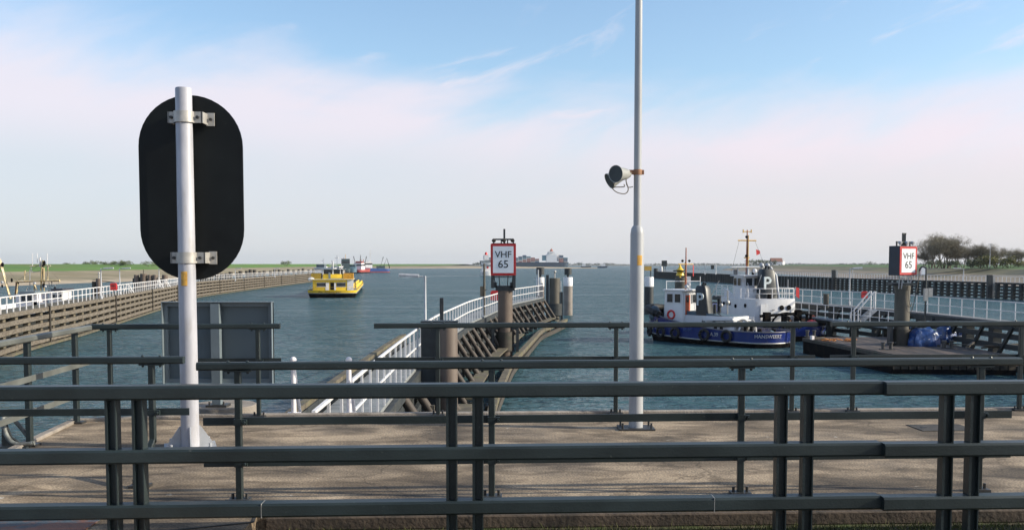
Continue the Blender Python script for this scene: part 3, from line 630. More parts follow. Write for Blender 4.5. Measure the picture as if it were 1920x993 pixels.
# white stanchions on the quay edge
def stanchion(px, pxb, pyt, label):
    q = W(px, 776, 0.0); zt_ = P(px, pyt, q.y).z; br_ = P(pxb, 700, q.y+.35)
    t = thing('white_stanchion', label, 'stanchion', q, 0, 'white ladder stanchions on the quay edge')
    MB().lathe((0, 0, 0), (0, 0, 1), [(0, .032), (zt_-.05, .032)], 14).obj('post', m_whiter, t)
    MB().ball((0, 0, zt_-.03), .042).obj('knob', m_whiter, t)
    MB().box((0, 0, .01), (.16, .12, .02)).obj('base_plate', m_whiter, t)
    MB().tube((.0, .03, zt_-.10), (br_.x-q.x, .22, 0.0), .020, n=8).obj('brace', m_whiter, t)
stanchion(551, 566, 670, 'left white stanchion of the pair on the quay edge')
stanchion(655, 667, 670, 'white rusty-footed stanchion with round knob beside the top of the white jetty handrail')

# double-horned fairlead at the left
bl = W(24, 838, 0)
t = thing('mooring_cleat', 'weathered steel mooring cleat with two curved horns on the quay at the left edge', 'mooring cleat', (bl.x, bl.y, 0))
pf = smoothpath([Vector((.23, -.02, .05)), Vector((.13, -.03, .035)), Vector((.02, -.03, .05)), Vector((-.05, -.02, .13)), Vector((-.09, 0, .25)), Vector((-.10, .02, .30))], 6)
MB().path(pf, [.024]*len(pf), 12).obj('horn', m_cleat, t)
pf = smoothpath([Vector((-.10, .02, .30)), Vector((-.055, .06, .31)), Vector((-.01, .10, .24)), Vector((.05, .12, .15)), Vector((.11, .12, .06)), Vector((.12, .12, .0))], 6)
MB().path(pf, [.022]*len(pf), 12).obj('horn', m_cleat, t)
MB().ext([(-.13, 0), (.10, 0), (-.03, .10), (-.09, .26), (-.12, .27)], (0, .03, 0), (1, 0, 0), (0, 0, 1), (0, .03, 0)).box((0, .03, .01), (.36, .24, .02)).obj('base', m_dkteal, t)
# ================================================================== JETTIES
DZ, RT = -1.25, 1.02                                     # deck level, railing height
def stand_rail(parent, path, z0, h, step, m=m_white, mid=True, th=.055, cap=100):
    rl = MB(); ribbon2(rl, [p+Vector((0, 0, z0+h-p.z)) for p in path], th*1.1, th); rl.obj('top_rail', m, parent)
    if mid: r2 = MB(); ribbon2(r2, [p+Vector((0, 0, z0+h*.52-p.z)) for p in path], th*.8, th*.8); r2.obj('middle_rail', m, parent)
    pts = resample(path, step); pts.sort(key=lambda q: q.length)
    mb = MB().beam((0, 0, 0), (0, 0, h), th*.9, th*.9); first = None
    for i, q in enumerate(pts[:cap]):
        if first is None: first = mb.obj('railing_post', m, parent, smooth=False); first.location = (q.x, q.y, z0)
        else:
            o = first.copy(); COL.objects.link(o); o.parent = parent; o.location = (q.x, q.y, z0)
    if len(pts) > cap:
        mb = MB()
        for q in pts[cap:]: mb.beam((q.x, q.y, z0), (q.x, q.y, z0+h), th*.9, th*.9)
        o = mb.obj('far_railing_posts', m, parent, smooth=False); o['kind'] = 'stuff'
def wall(parent, path, ztop, zbot, rows, m, mp_, step=2.9, thick=.16, gapf=.46, post=.34, shift=.28, cap=95):
    hgt = (ztop-zbot)/rows
    for k in range(rows):
        z = ztop-hgt*(k+.5*(1-gapf)); mb = MB(); ribbon2(mb, [p+Vector((0, 0, z-p.z)) for p in path], thick, hgt*(1-gapf)); mb.obj('timber_waler', m, parent)
    pts = resample(side(path, -shift), step); pts.sort(key=lambda q: q.length); first = None
    for q in pts[:cap]:
        if first is None:
            first = MB().box((0, 0, (ztop+WZ-1.5)/2), (post, post, ztop-WZ+1.5)).obj('timber_pile', mp_, parent, smooth=False); first.location = (q.x, q.y, 0)
        else: o = first.copy(); COL.objects.link(o); o.parent = parent; o.location = (q.x, q.y, 0)
    if len(pts) > cap:
        mb = MB()
        for q in pts[cap:]: mb.box((q.x, q.y, (ztop+WZ-1.5)/2), (post, post, ztop-WZ+1.5))
        o = mb.obj('far_timber_piles', mp_, parent, smooth=False); o['kind'] = 'stuff'
def lamp(x, y, z0, h, armdx, label, grp='small walkway lamps', r=.05, arm=1.1):
    t = thing('walkway_lamp', label, 'lamp post', (x, y, z0), 0, grp)
    MB().lathe((0, 0, 0), (0, 0, 1), [(0, r*1.7), (.25, r*1.5), (.3, r), (h, r*.8)], 10).obj('pole', m_galv, t)
    MB().tube((0, 0, h-.04), (armdx*arm*.45, 0, h), r*.5, n=6).obj('arm', m_galv, t)
    MB().prof((armdx*arm*.3, 0, h-.01), (armdx*arm*1.25, 0, h+.03), [(-.09, -.06), (.09, -.06), (.10, .02), (.05, .08), (-.05, .08), (-.10, .02)]).obj('lamp_head', m_galv, t)
    return t
def buoybox(x, y, z, label, s=1.0):
    t = thing('lifebuoy_box', label, 'lifebuoy box', (x, y, z), 0, 'red lifebuoy boxes on the walkway railings')
    MB().prof((0, -.12*s, 0), (0, .12*s, 0), [(a*s, b*s) for a, b in [(-.30, -.40), (.30, -.40), (.36, -.30), (.36, .30), (.24, .42), (-.24, .42), (-.36, .30), (-.36, -.30)]]).obj('case', m_red, t)
    MB().box((0, -.125*s, .1*s), (.4*s, .02, .08*s)).box((0, 0, -.55*s), (.06, .06, .35*s)).obj('hinge_strap', m_dkteal, t); return t
def vpile(name, x, y, zt_, r, m, label, cat, grp=None, n=20):
    t = thing(name, label, cat, (x, y, WZ), 0, grp)
    MB().lathe((0, 0, -2), (0, 0, 1), [(0, r), (zt_-WZ+2-.03, r), (zt_-WZ+2, r*.94)], n).obj('shaft', m, t); return t

m_galvdeck = mat('walkway_grating', (.20, .21, .21), .7, var=.2)
# ---- left jetty
jl = smoothpath([Vector(q) for q in ((-25.5, 38, 0), (-32, 61, 0), (-35.3, 78, 0), (-38.6, 93, 0), (-48, 136, 0), (-56.5, 180, 0), (-65.5, 310, 0), (-66, 334, 0))], 8)
t = thing('left_jetty', 'long sunlit timber fender jetty with white railing at left', 'jetty')
jin = side(jl, -1.0)
wall(t, jl, DZ, WZ+.02, 5, m_wood, m_woodg)
mb = MB(); ribbon2(mb, [p+Vector((0, 0, DZ-.07-p.z)) for p in side(jl, -1.0)], 1.9, .12); mb.obj('deck', m_woodg, t)
stand_rail(t, side(jl, -.15), DZ, RT, 1.5, mid=True, th=.07)
mb = MB(); ribbon2(mb, [p+Vector((0, 0, -3.2-p.z)) for p in side(jl, -1.95)], .1, 2.6); mb.obj('dark_gap_backing', m_blackwood, t)  # solid dark sheet added behind the walers so the gaps look black with shade
mb = MB(); ribbon2(mb, [p+Vector((0, 0, WZ+.12-p.z)) for p in side(jl, .22)], .30, .16); mb.obj('bottom_waler', m_woodg, t)
for i, q in enumerate(resample(side(jl, .12), 24, 9)):
    o = MB().box((q.x, q.y, (DZ+WZ)/2), (.14, .14, DZ-WZ+.2)).obj('fender_strip', m_wooddk, t, smooth=False)
for px, yy in ((189, 86), (224, 99), (298, 131), (441, 178), (515, 225)):
    b = P(px, 503, yy); lamp(b.x, b.y, DZ, b.z-DZ, 1, 'small grey lamp on the left jetty, %s' % {189: 'just right of the lone brown pile', 224: 'behind the red lifebuoy box', 298: 'among the brown piles beside the sign', 441: 'just right of the black sign back', 515: 'farthest along the white railing'}[px], r=.06, arm=.9)
b = P(216, 537, 92); buoybox(b.x+.1, b.y-.6, b.z, 'red lifebuoy box on the white railing of the left jetty', .85)
for px, w_ in ((240, 9), (298, 10), (311, 10)):
    yy = {240: 104, 298: 124, 311: 130}[px]; b = P(px, 540-(px-240)*.16, yy)
    k = thing('jetty_ladder_frame', 'white slanting ladder frame on the left jetty, %s' % {240: 'nearest, right of the red box', 298: 'middle one beneath the brown piles', 311: 'farthest, close to the sign back'}[px], 'ladder', (b.x, b.y, DZ), 0, 'white ladder frames on the left jetty')
    MB().tube((-.5, 0, 0), (-.1, 0, RT), .05, n=6).tube((.5, .3, 0), (-.1, .3, RT), .05, n=6).tube((.2, .3, 0), (-.1, .0, RT*.9), .04, n=6).obj('frame', m_white, k)
# piles behind the left jetty
G = 'brown mooring piles behind the left jetty'
b = P(181, 522, 99); t = vpile('mooring_pile', b.x, 99, b.z, .30, m_pile, 'lone thick brown pile with a light on top near the fishing boat', 'pile', G)
t.location.x += .25
MB().lathe((-.55, .2, -2), (0, 0, 1), [(0, .26), (b.z-WZ+1.7, .26)], 14).obj('twin_shaft', m_wooddk, t)
MB().tube((0, 0, b.z-WZ), (0, 0, b.z-WZ+.45), .07).ball((0, 0, b.z-WZ+.55), .12).obj('marker_light', m_clamp, t)
lab = ['first of the pile group right of the lamp', 'thickest, with a thin spike on top', 'third from the left in the group', 'fourth from the left in the group', 'last before the black sign back']
for i, (px, rr) in enumerate(((256, .36), (269, .48), (281, .36), (291, .36), (309, .40))):
    b = P(px, 515-(2 if i == 1 else 0), 140); t = vpile('mooring_pile', b.x, 140, b.z, rr, m_pile, 'brown pile behind the left jetty, '+lab[i], 'pile', G)
    MB().lathe((-rr*1.25, .4, -2), (0, 0, 1), [(0, rr*.8), (b.z-WZ+1.5, rr*.8)], 12).obj('fender_shaft', m_wooddk, t)
    if i == 1: MB().tube((0, 0, b.z-WZ), (0, 0, b.z-WZ+.6), .05).obj('spike', m_wooddk, t)
mb0 = None
for i in range(24):
    px = 380+i*9.0+random.uniform(-2, 2); yy = 185+i*7.5; b = P(px, 509-i*.12, yy); gx = b.x
    if mb0 is None:
        mb0 = MB().lathe((0, 0, -2), (0, 0, 1), [(0, .5), (6.2, .5)], 10).obj('dolphin_pile', m_wooddk); src = mb0
        tag(mb0, 'dark pile in the long row behind the far part of the left jetty', 'pile', 'dark piles in the row behind the left jetty')
        mb0.location = (gx, yy, WZ)
    else: o = src.copy(); COL.objects.link(o); o.location = (gx, yy, WZ+random.uniform(-.5, .2))

# ---- central jetty
def cx_(y):
    ks = [(12.2, -2.56), (17, -2.66), (22, -2.75), (28, -2.8), (35, -2.8), (39, -2.65), (49, -2.23), (62, -1.0), (73, 0.0), (88, 2.9)]
    for (a, xa), (b, xb) in zip(ks[:-1], ks[1:]):
        if a <= y <= b: return xa+(xb-xa)*(y-a)/(b-a)
    return ks[-1][1] if y > 88 else ks[0][1]
jc = smoothpath([Vector((cx_(y), y, 0)) for y in (12.3, 17, 22, 28, 35, 42, 50, 58, 66, 74, 81, 88.5)], 5)
t = thing('central_jetty', 'central jetty with white railing, raking brown struts and low timber fender', 'jetty')
CD = -1.16
mb = MB(); ribbon2(mb, [p+Vector((0, 0, CD-.06-p.z)) for p in side(jc, -.58)], 1.16, .10); mb.obj('deck', m_galvdeck, t)
jn = [p for p in jc if p.y < 36.5]; jf = [p for p in jc if p.y > 35.5]
wall(t, side(jn, -1.30), -.90, WZ, 6, m_blackwood, m_blackwood, gapf=.12, cap=40, shift=.1)
mb = MB(); ribbon2(mb, [p+Vector((0, 0, -.85-p.z)) for p in side(jn, -1.34)], .16, .10); mb.obj('timber_capping', m_woodg, t)
wall(t, side(jf, -1.15), CD-.02, WZ, 5, m_blackwood, m_blackwood, gapf=.12, cap=50, shift=-.1)
jr1 = [p for p in jc if p.y < 31]; jr2 = [p for p in jc if p.y > 32]
stand_rail(t, jr1, CD, 1.1, 1.15, th=.045); stand_rail(t, jr2, CD, 1.1, 1.15, th=.055)
mb = MB(); ribbon2(mb, [p+Vector((0, 0, CD-.22-p.z)) for p in side(jc, .08)], .12, .26); mb.obj('edge_beam', m_blackwood, t)
outer = side(jc, 2.12); inner = side(jc, 1.22)
# low fender waler, resting on its piles near the water
mb = MB(); ribbon2(mb, [p+Vector((0, 0, -3.28-p.z)) for p in outer], .28, .26); mb.obj('outer_fender_waler', m_woodg, t)
mb = MB(); ribbon2(mb, [p+Vector((0, 0, -3.75-p.z)) for p in side(jc, 2.15)], .2, .3); mb.obj('lower_fender_waler', m_wooddk, t)
for a, b in ((13, 33), (34, 43.5), (46, 55.0), (58, 66), (74, 86)):
    mb = MB(); seg = [p for p in smoothpath(inner, 3) if a <= p.y <= b]
    if len(seg) > 1: ribbon2(mb, [p+Vector((0, 0, -2.95-p.z)) for p in seg], .55, .07); mb.obj('plank_walkway', m_woodg, t)
base_pts = resample(jc, 2.6, 1.0)
for q in base_pts:
    i = min(range(len(jc)), key=lambda k: (jc[k]-q).length); d = jc[min(i+1, len(jc)-1)]-jc[max(i-1, 0)]; d.normalize(); r_ = Vector((d.y, -d.x, 0))
    p0 = q+r_*.05+Vector((0, 0, CD-.28)); p1 = q+r_*1.15+Vector((0, 0, -3.15))
    MB().tube(p0, p1, .12, n=10).obj('raking_strut', m_strut, t)
    MB().beam(p0+r_*.7+Vector((0, 0, -1.55)), p1+r_*.3+Vector((0, 0, -.02)), .14, .14).obj('cross_beam', m_blackwood, t)
    MB().tube(q+r_*(-.3)+Vector((0, 0, CD-.3)), q+r_*(-.3)+Vector((0, 0, WZ-1)), .15, n=8).obj('rear_pile', m_blackwood, t)
    c1 = p0.lerp(p1, .45); MB().box(c1+Vector((0, 0, .12)), (.22, .16, .12)).obj('strut_bracket', m_pileg, t)
for q in resample(outer, 4.3, 2.0):
    MB().lathe((q.x-.2, q.y, WZ-1), (0, 0, 1), [(0, .17), (1.55, .17)], 10).obj('fender_pile', m_wooddk, t)
for z in (-2.0, -2.7):
    mb = MB(); ribbon2(mb, [p+Vector((0, 0, z-p.z)) for p in side(jc, -.2)], .14, .16); mb.obj('bracing_waler', m_blackwood, t)
# railing fittings
b = P(797, 517, 39); lamp(b.x, 39, CD, b.z-CD, -1, 'grey lamp with long flat head on the central jetty beside the thick brown pile', r=.055, arm=.85)
b = P(928, 551, 64); buoybox(b.x, 64, b.z-.1, 'red lifebuoy box on the central jetty railing beside the left radio-channel sign', .8)
# pair of thick piles in front of the jetty
xa, xb = P(823.5, 650, 28).x, P(858, 650, 28).x
t = vpile('thick_mooring_pile', (xa+xb)/2, 28, P(840, 611, 28).z, (xb-xa)/2, m_pile, 'thick brown steel pile in front of the central jetty', 'pile', None, 28)
x0_, x1_ = P(790, 650, 28.2).x, P(823, 650, 28.2).x; zt_ = P(800, 604, 28.2).z; cxp = (xa+xb)/2
MB().box(((x0_+x1_)/2-cxp, .3, (zt_-WZ-2)/2), (x1_-x0_, .45, zt_-WZ+2)).obj('fender_box', m_dkteal, t)
MB().box(((x0_+xb)/2-cxp, .25, zt_-WZ+.02), (xb-x0_, .55, .05)).obj('cap_plate', m_dkteal, t)
b0 = P(828, 558, 34); b1_ = P(828, 606, 34)
t = thing('depth_gauge_post', 'short black square post standing up behind the thick brown pile', 'post', (b0.x, 34, CD)); t.location.x += 0
MB().box((0, 0, (b0.z-CD)/2), (.13, .13, b0.z-CD)).obj('post', m_dkteal, t); MB().box((0, -.08, (b0.z-CD)*.8), (.07, .03, .3)).obj('gauge_strip', m_bolt, t)

# ---- white-topped dolphins, middle dolphin
def dolphin(px, pyt, pyw, y, r, mshaft, label, top='box'):
    b = P(px, pyt, y); t = thing('white_topped_dolphin', label, 'pile', (b.x, y, WZ), 0, 'white topped piles at the end of the central jetty')
    zt_ = b.z-WZ; zc = P(px, pyw, y).z-WZ
    MB().lathe((0, 0, -2), (0, 0, 1), [(0, r*.98), (2+zc, r*.98)], 22).obj('shaft', mshaft, t)
    MB().lathe((0, 0, zc), (0, 0, 1), [(0, r), (zt_-zc-.05, r), (zt_-zc, r*.95)], 22).obj('white_cap', m_white, t)
    if top == 'box':
        MB().lathe((0, 0, zt_), (0, 0, 1), [(0, .12), (.25, .12), (.26, .42), (1.0, .42), (1.02, .40)], 14).obj('top_mark', m_dkteal, t)
    else:
        MB().box((-.15, 0, zt_+1.0), (1.5*.55, .3, .5)).obj('top_mark', m_ochre, t); MB().tube((.2, 0, zt_), (.2, 0, zt_+.9), .06).obj('mark_post', m_dkteal, t)
    return t
m_dolph = mat('dolphin_shaft', (0.22, 0.19, 0.165), 0.6, var=.2, scale=1.0, col2=(0.10, .085, .07), m2=.6, s2=.6)
dolphin(1013, 519.5, 537, 100, .42, m_pile, 'white topped pile where the white railing of the central jetty ends')
dolphin(1065, 519.5, 536, 110, .54, m_dolph, 'free standing grey pile with white top and black mark right of the jetty end')
dolphin(1217, 519, 537, 112, .55, m_dkteal, 'dark pile with white top and orange board just right of the lamp post', 'board')
b = P(1040, 521, 99); t = vpile('steel_dolphin', b.x, 99, b.z, .54, m_pileg, 'thick olive brown steel pile between two white topped piles at the jetty end', 'pile', None)
MB().box((-.75, 0, 2.0), (.28, .5, 5.5)).box((.72, 0, 1.2), (.25, .5, 3.6)).obj('guide_frame', m_dkteal, t)
MB().lathe((0, 0, .6), (0, 0, 1), [(0, .80), (1.2, .80)], 16).obj('floating_fender', m_blackwood, t)
MB().tube((0, 0, b.z-WZ), (0, 0, b.z-WZ+.6), .06).ball((.02, 0, b.z-WZ+.65), .15).obj('marker_light', m_clamp, t)
MB().tube((.62, 0, .5), (.62, 0, b.z-WZ-.3), .05).tube((-.62, -.2, .5), (-.62, -.2, b.z-WZ-.6), .05).obj('guide_rail', m_galv, t)
b = P(1058, 509, 99); e_ = W(1056, 592, -3.28)
t = thing('thin_post', 'thin grey post with a small bar at the end of the central jetty', 'post', (P(1009, 510, 92).x, 92, CD))
MB().tube((0, 0, 0), (0, 0, P(1009, 505, 92).z-CD), .07, n=8).box((-.2, 0, P(1009, 521, 92).z-CD), (.5, .05, .06)).obj('post', m_galv, t)
t = thing('brown_signal_post', 'slim brown post with a small box left of the left radio-channel sign', 'post', (P(908, 560, 57).x, 57, CD))
zt_ = P(908, 494, 57).z-CD
MB().tube((0, 0, 0), (0, 0, zt_), .085, .06, n=10).obj('shaft', m_pileg, t); MB().box((-.15, -.05, 1.4), (.18, .2, .6)).box((0, -.02, 1.5), (.3, .1, .06)).obj('cabinet', m_pileg, t)

# ---- radio channel signs on piles
def vhf(y, pile_px, pile_top, sx0, sx1, sy0, sy1, yaw, lit, label, deepbox):
    xa, xb = P(pile_px[0], 580, y).x, P(pile_px[1], 580, y).x; px = (xa+xb)/2; r = (xb-xa)/2
    t = thing('radio_channel_sign', label, 'sign', (px, y, WZ), 0, 'red framed radio channel signs')
    zp = P(900, pile_top, y).z-WZ
    MB().lathe((0, 0, -2), (0, 0, 1), [(0, r), (zp+2, r)], 26).obj('pile', m_pileg if deepbox else m_pile, t)
    c = P((sx0+sx1)/2, (sy0+sy1)/2, y-.55); cz = c.z-WZ; cx0_ = c.x-px
    wz = P(0, sy0, y-.55).z-P(0, sy1, y-.55).z; wx = (P(sx1, 500, y-.55).x-P(sx0, 500, y-.55).x)/math.cos(yaw)
    u = Vector((math.cos(yaw), math.sin(yaw), 0)); n_ = Vector((math.sin(yaw), -math.cos(yaw), 0)); o = Vector((cx0_, -.55, cz))
    def rect(a, b): return [(-a, -b), (a, -b), (a, b), (-a, b)]
    MB().ext(rect(wx/2, wz/2), o, u, (0, 0, 1), n_*.05).obj('red_frame', m_signred, t)
    MB().ext(rect(wx/2-.135, wz/2-.135), o+n_*.052, u, (0, 0, 1), n_*.006).obj('white_field', m_signwhite, t)
    for s_, dz, sz in (('VHF', .27*wz/1.75, .52*wx/1.45), ('65', -.27*wz/1.75, .62*wx/1.45)):
        text('lettering', s_, sz, m_ink, t, lambda x, y_, z_, dz=dz: o+n_*(.062+z_*.3)+u*x+Vector((0, 0, y_+dz)), .01, .004, 1.02)
    MB().ext(rect(wx/2-.05, wz/2+.04), o-n_*.03, u, (0, 0, 1), -n_*(.80 if deepbox else .45)).obj('cabinet', m_dkteal if not deepbox else mat('cabinet_blue_black', (0.016, 0.026, 0.045), .45), t)
    mb = MB(); zb = cz-wz/2
    for dx in (-wx*.38, -wx*.18, wx*.18, wx*.38): mb.beam(o+u*dx+Vector((0, 0, -wz/2))-n_*.1, o+u*dx*.8+Vector((0, 0, zp-cz-.15))-n_*.25, .05, .05)
    mb.beam(o-u*wx*.4+Vector((0, 0, -wz/2-.1))-n_*.1, o+u*wx*.4+Vector((0, 0, -wz/2-.1))-n_*.1, .05, .05)
    MB().lathe((0, 0, zp-.25), (0, 0, 1), [(0, r*1.02), (.26, r*1.1), (.28, r*1.1)], 20).obj('pile_cap', m_dkteal if not deepbox else m_pileg, t)
    mb.obj('support_bracket', m_galv if deepbox else m_dkteal, t)
    if not deepbox:
        mb = MB()
        for s_ in (-1, 1): mb.box((s_*wx*.43+cx0_, -.3, zb-.35), (.16, .5, .75)).box((s_*wx*.33+cx0_, -.2, zb-.55), (.2, .4, .3))
        mb.box((0, -.1, zp-.12), (r*2.6, .6, .28)); mb.obj('side_bracket', m_dkteal, t)
    else:
        MB().box((-.05, .1, zp+.12), (r*3.2, .9, .12)).obj('side_bracket', m_dkteal, t)
    mb = MB(); zt2 = cz+wz/2
    ua = o-n_*.35
    mb.beam(ua-u*wx*.42+Vector((0, 0, wz/2+.26)), ua+u*wx*.40+Vector((0, 0, wz/2+.26)), .1, .09)
    for dx in (-.40, -.1, .15, .38): mb.beam(ua+u*wx*dx+Vector((0, 0, wz/2)), ua+u*wx*dx+Vector((0, 0, wz/2+.28)), .07, .07)
    mb.beam(ua+u*wx*.02+Vector((0, 0, wz/2)), ua+u*wx*.02+Vector((0, 0, wz/2+(.85 if not deepbox else .75))), .11 if not deepbox else .2, .11)
    if deepbox: mb.beam(ua-u*wx*.06+Vector((0, 0, wz/2+.75)), ua+u*wx*.12+Vector((0, 0, wz/2+.75)), .1, .1)
    fr = mb.obj('top_frame', m_dkteal, t)
    for dx in (-.38, .02, .36):
        MB().lathe(ua+u*wx*dx+n_*.1+Vector((0, 0, wz/2+.27)), n_-Vector((0, 0, .5)), [(0, .05), (.12, .10), (.2, .12), (.21, .10)], 12).obj('floodlight', m_galv if deepbox else m_pileg, t)
    # collar with guide rails near the water
    MB().lathe((0, 0, .9), (0, 0, 1), [(0, r*1.2), (1.1, r*1.2)], 20).obj('collar', m_wooddk, t)
    for s_ in (-1, 1): MB().box((s_*(r+.28), -.1, 1.5), (.16, .5, 1.9)).box((s_*(r+.1), -.1, 2.2), (.3, .4, .14)).box((s_*(r+.1), -.1, 1.2), (.3, .4, .14)).obj('guide_shoe', m_dkteal, t)
    if deepbox:
        c_ = smoothpath([Vector((r*.3, -r-.02, zp)), Vector((r*.5, -r-.05, zp-.9)), Vector((r*.9, -r*.7, zp-1.2)), Vector((r*1.2, -.1, zp-1.0))], 6); MB().path(c_, .018, 6).obj('cable', m_cable, t)
        MB().box((wx*.68+cx0_, -.45, cz-wz*.36), (.26, .2, .42)).obj('side_lamp_box', m_signwhite, t)
    return t
vhf(55, (933.5, 961), 536, 920, 967.5, 457, 516, R(-4), False, 'radio channel sign VHF 65 in a dark red frame at the central jetty', False)
vhf(57, (1677.5, 1705), 536, 1682.5, 1722, 462, 515, R(26), True, 'sunlit radio channel sign VHF 65 in a bright red frame at right', True)

# ---- far right jetty
t = thing('far_right_jetty', 'long dark fender jetty with white picket railing, farthest on the right', 'jetty')
jr = smoothpath([Vector(q) for q in ((89, 118, 0), (84, 157, 0), (77.5, 199, 0), (72, 240, 0), (67, 300, 0), (61, 410, 0))], 8)
wall(t, jr, DZ, WZ+.02, 5, m_blackwood, m_blackwood, step=2.0, gapf=.42, post=.55, cap=98)
mb = MB(); ribbon2(mb, [p+Vector((0, 0, DZ-.07-p.z)) for p in side(jr, 1.0)], 1.9, .12); mb.obj('deck', m_deckgrey, t)
stand_rail(t, side(jr, 1.4), DZ, RT, 1.1, mid=False, th=.075, m=m_white)
for px, yy in ((1599, 213), (1807, 172)):
    b = P(px, 503, yy); lamp(b.x, yy, DZ, b.z-DZ, 1 if px == 1599 else -1, 'grey lamp on the far right jetty, %s' % ('left of the right radio-channel sign' if px == 1599 else 'below the bare trees'), r=.07, arm=1.5)
for px, py, yy, lb in ((1565, 506, 222, 'pair of dark square posts on the far right jetty, left of the sign'), (1858, 515, 165, 'dark and grey square posts on the far right jetty near the right edge')):
    b = P(px, py, yy); t = thing('jetty_end_post', lb, 'post', (b.x, yy-.2, WZ))
    MB().box((-.35, 0, (b.z-WZ)/2), (.7, .6, b.z-WZ)).obj('dark_post', m_dkteal, t); MB().box((.35, 0, (b.z-WZ)/2), (.4, .5, b.z-WZ-.05)).obj('grey_post', m_clamp, t)
b = P(1229, 503, 409); t = vpile('jetty_head_pile', b.x, 408, b.z, .9, m_dkteal, 'dark pile with white lamp at the far tip of the right jetty', 'pile', None, 12)
MB().lathe((2.2, 0, 2.5), (0, 0, 1), [(0, .6), (2.4, .6)], 12).obj('white_drum', m_white, t)
b = P(1242, 492, 400); t = thing('signal_mast', 'dark square signal board with white lantern at the far right jetty tip', 'signal', (b.x, 400, DZ))
MB().box((.8, 0, 4.0-.6), (2.2, .5, 2.4)).obj('board', m_dkteal, t); MB().tube((.4, 0, 0), (.4, 0, 2.5), .15).tube((1.2, 0, 0), (1.2, 0, 2.5), .15).obj('mast_legs', m_dkteal, t); MB().lathe((-.4, -.2, 0), (0, 0, 1), [(0, .5), (1.6, .45), (2.2, .2)], 10).obj('lantern', m_white, t)

# ---- near right jetty (upper walkway on an open frame)
t = thing('near_right_jetty', 'dark open framed timber jetty with white railing behind the tugs and the pontoon', 'jetty')
jm = smoothpath([Vector(q) for q in ((30.0, 34, 0), (28.2, 46, 0), (27.6, 52, 0), (26.7, 67.5, 0), (23.7, 82, 0), (20.8, 99, 0))], 8)
JD = -1.33
mb = MB(); ribbon2(mb, [p+Vector((0, 0, JD-.06-p.z)) for p in side(jm, .35)], .9, .10); mb.obj('deck', m_deckgrey, t)
mb = MB(); ribbon2(mb, [p+Vector((0, 0, JD-.30-p.z)) for p in side(jm, .0)], .3, .36); mb.obj('edge_beam', m_blackwood, t)
stand_rail(t, side(jm, .1), JD, 1.08, 1.45, th=.05)
pth = side(jm, .0)
for z in (-2.15, -2.72, -3.28, -3.85):
    mb = MB(); ribbon2(mb, [p+Vector((0, 0, z-p.z)) for p in pth], .22, .30); mb.obj('timber_waler', m_blackwood, t)
for i, q in enumerate(resample(pth, 3.0)):
    MB().box((q.x+.2, q.y, (JD-.3+WZ-1)/2), (.5, .55, JD-.3-WZ+1)).obj('timber_pile', m_blackwood, t, smooth=False)
    if i % 1 == 0: MB().beam((q.x-.05, q.y-2.4, -1.6), (q.x-.05, q.y-.3, -3.9), .16, .2).obj('diagonal_brace', m_blackwood, t)
b = P(1599, 503, 74); lamp(b.x, 74.6, JD, b.z-JD, 1, 'white lamp on the near right jetty, left of the red lifebuoy box', r=.05, arm=.75)
b = P(1618, 552, 71.3); buoybox(b.x, 71.0, b.z, 'red lifebuoy box on the near right jetty beside the white stairs', .62)
b = P(1546, 551, 75); t = thing('steel_bollard', 'stubby olive steel post on the near right jetty edge, left of the lamp', 'bollard', (b.x, 74.6, JD-.2)); MB().lathe((0, 0, 0), (0, 0, 1), [(0, .20), (b.z-JD+.2, .22)], 14).obj('drum', m_pileg, t); MB().box((0, 0, b.z-JD+.21), (.5, .36, .04)).obj('cap', m_pileg, t)
b0 = P(1744, 500, 54); t = thing('hose_davit', 'thin dark curved davit pole with hanging hose right of the sunlit radio sign', 'davit', (b0.x, 54.5, JD))
hz = P(1744, 500, 54.5).z-JD
MB().path(smoothpath([Vector((0, 0, 0)), Vector((0, 0, hz-.3)), Vector((-.06, 0, hz-.05)), Vector((-.25, 0, hz)), Vector((-.38, 0, hz-.2))], 5), .05, 8).obj('pole', m_dkteal, t)
MB().path(smoothpath([Vector((-.38, 0, hz-.2)), Vector((-.5, 0, hz-1.2)), Vector((-.75, 0, hz-2.4)), Vector((-1.0, 0, hz-2.5)), Vector((-1.15, .1, hz-1.6))], 6), .022, 8).obj('hose', m_cable, t)
MB().box((.22, -.05, hz*.52), (.24, .2, .5)).box((-.02, -.05, hz*.48), (.2, .2, .7)).obj('control_box', m_clamp, t)
# lower gangway with white rail and stairs
t = thing('lower_gangway', 'low grey gangway with thin white railing before the near right jetty', 'gangway')
gp = [Vector(q) for q in ((24.9, 60.5, 0), (24.6, 66, 0), (23.2, 76, 0), (22.2, 82, 0))]
gs = smoothpath(gp, 4)
mb = MB(); ribbon2(mb, [p+Vector((0, 0, -2.35-p.z)) for p in side(gs, .45)], .9, .12); mb.obj('deck', m_panelf, t)
stand_rail(t, gs, -2.29, 1.05, 1.35, th=.045)
mb = MB()
for i, q in enumerate(resample(side(gs, .5), 4.2)): MB().box((q.x, q.y, -3.6), (.3, .3, 2.5)).obj('support_pile', m_blackwood, t, smooth=False)
x0_ = P(1606, 585, 66).x; st = thing('white_stairs', 'short white steel stairs with bright handrails joining the gangway to the jetty', 'stairs', (x0_, 66.4, -2.29))
for dy in (0, .8):
    MB().path([(0.0, dy, .75), (.25, dy, .95), (1.35, dy, 2.25), (1.42, dy, 2.25), (1.42, dy, 1.0)], .045, 6).obj('handrail', m_white, st)
    MB().tube((.25, dy, 0), (.25, dy, .95), .04).tube((0, dy, 0), (0, dy, .75), .04).obj('newel', m_white, st)
for y_ in (-.02, .82): MB().beam((.25, y_, -.05), (1.5, y_, 1.0), .05, .2).obj('stringer', m_galv, st)
mb = MB()
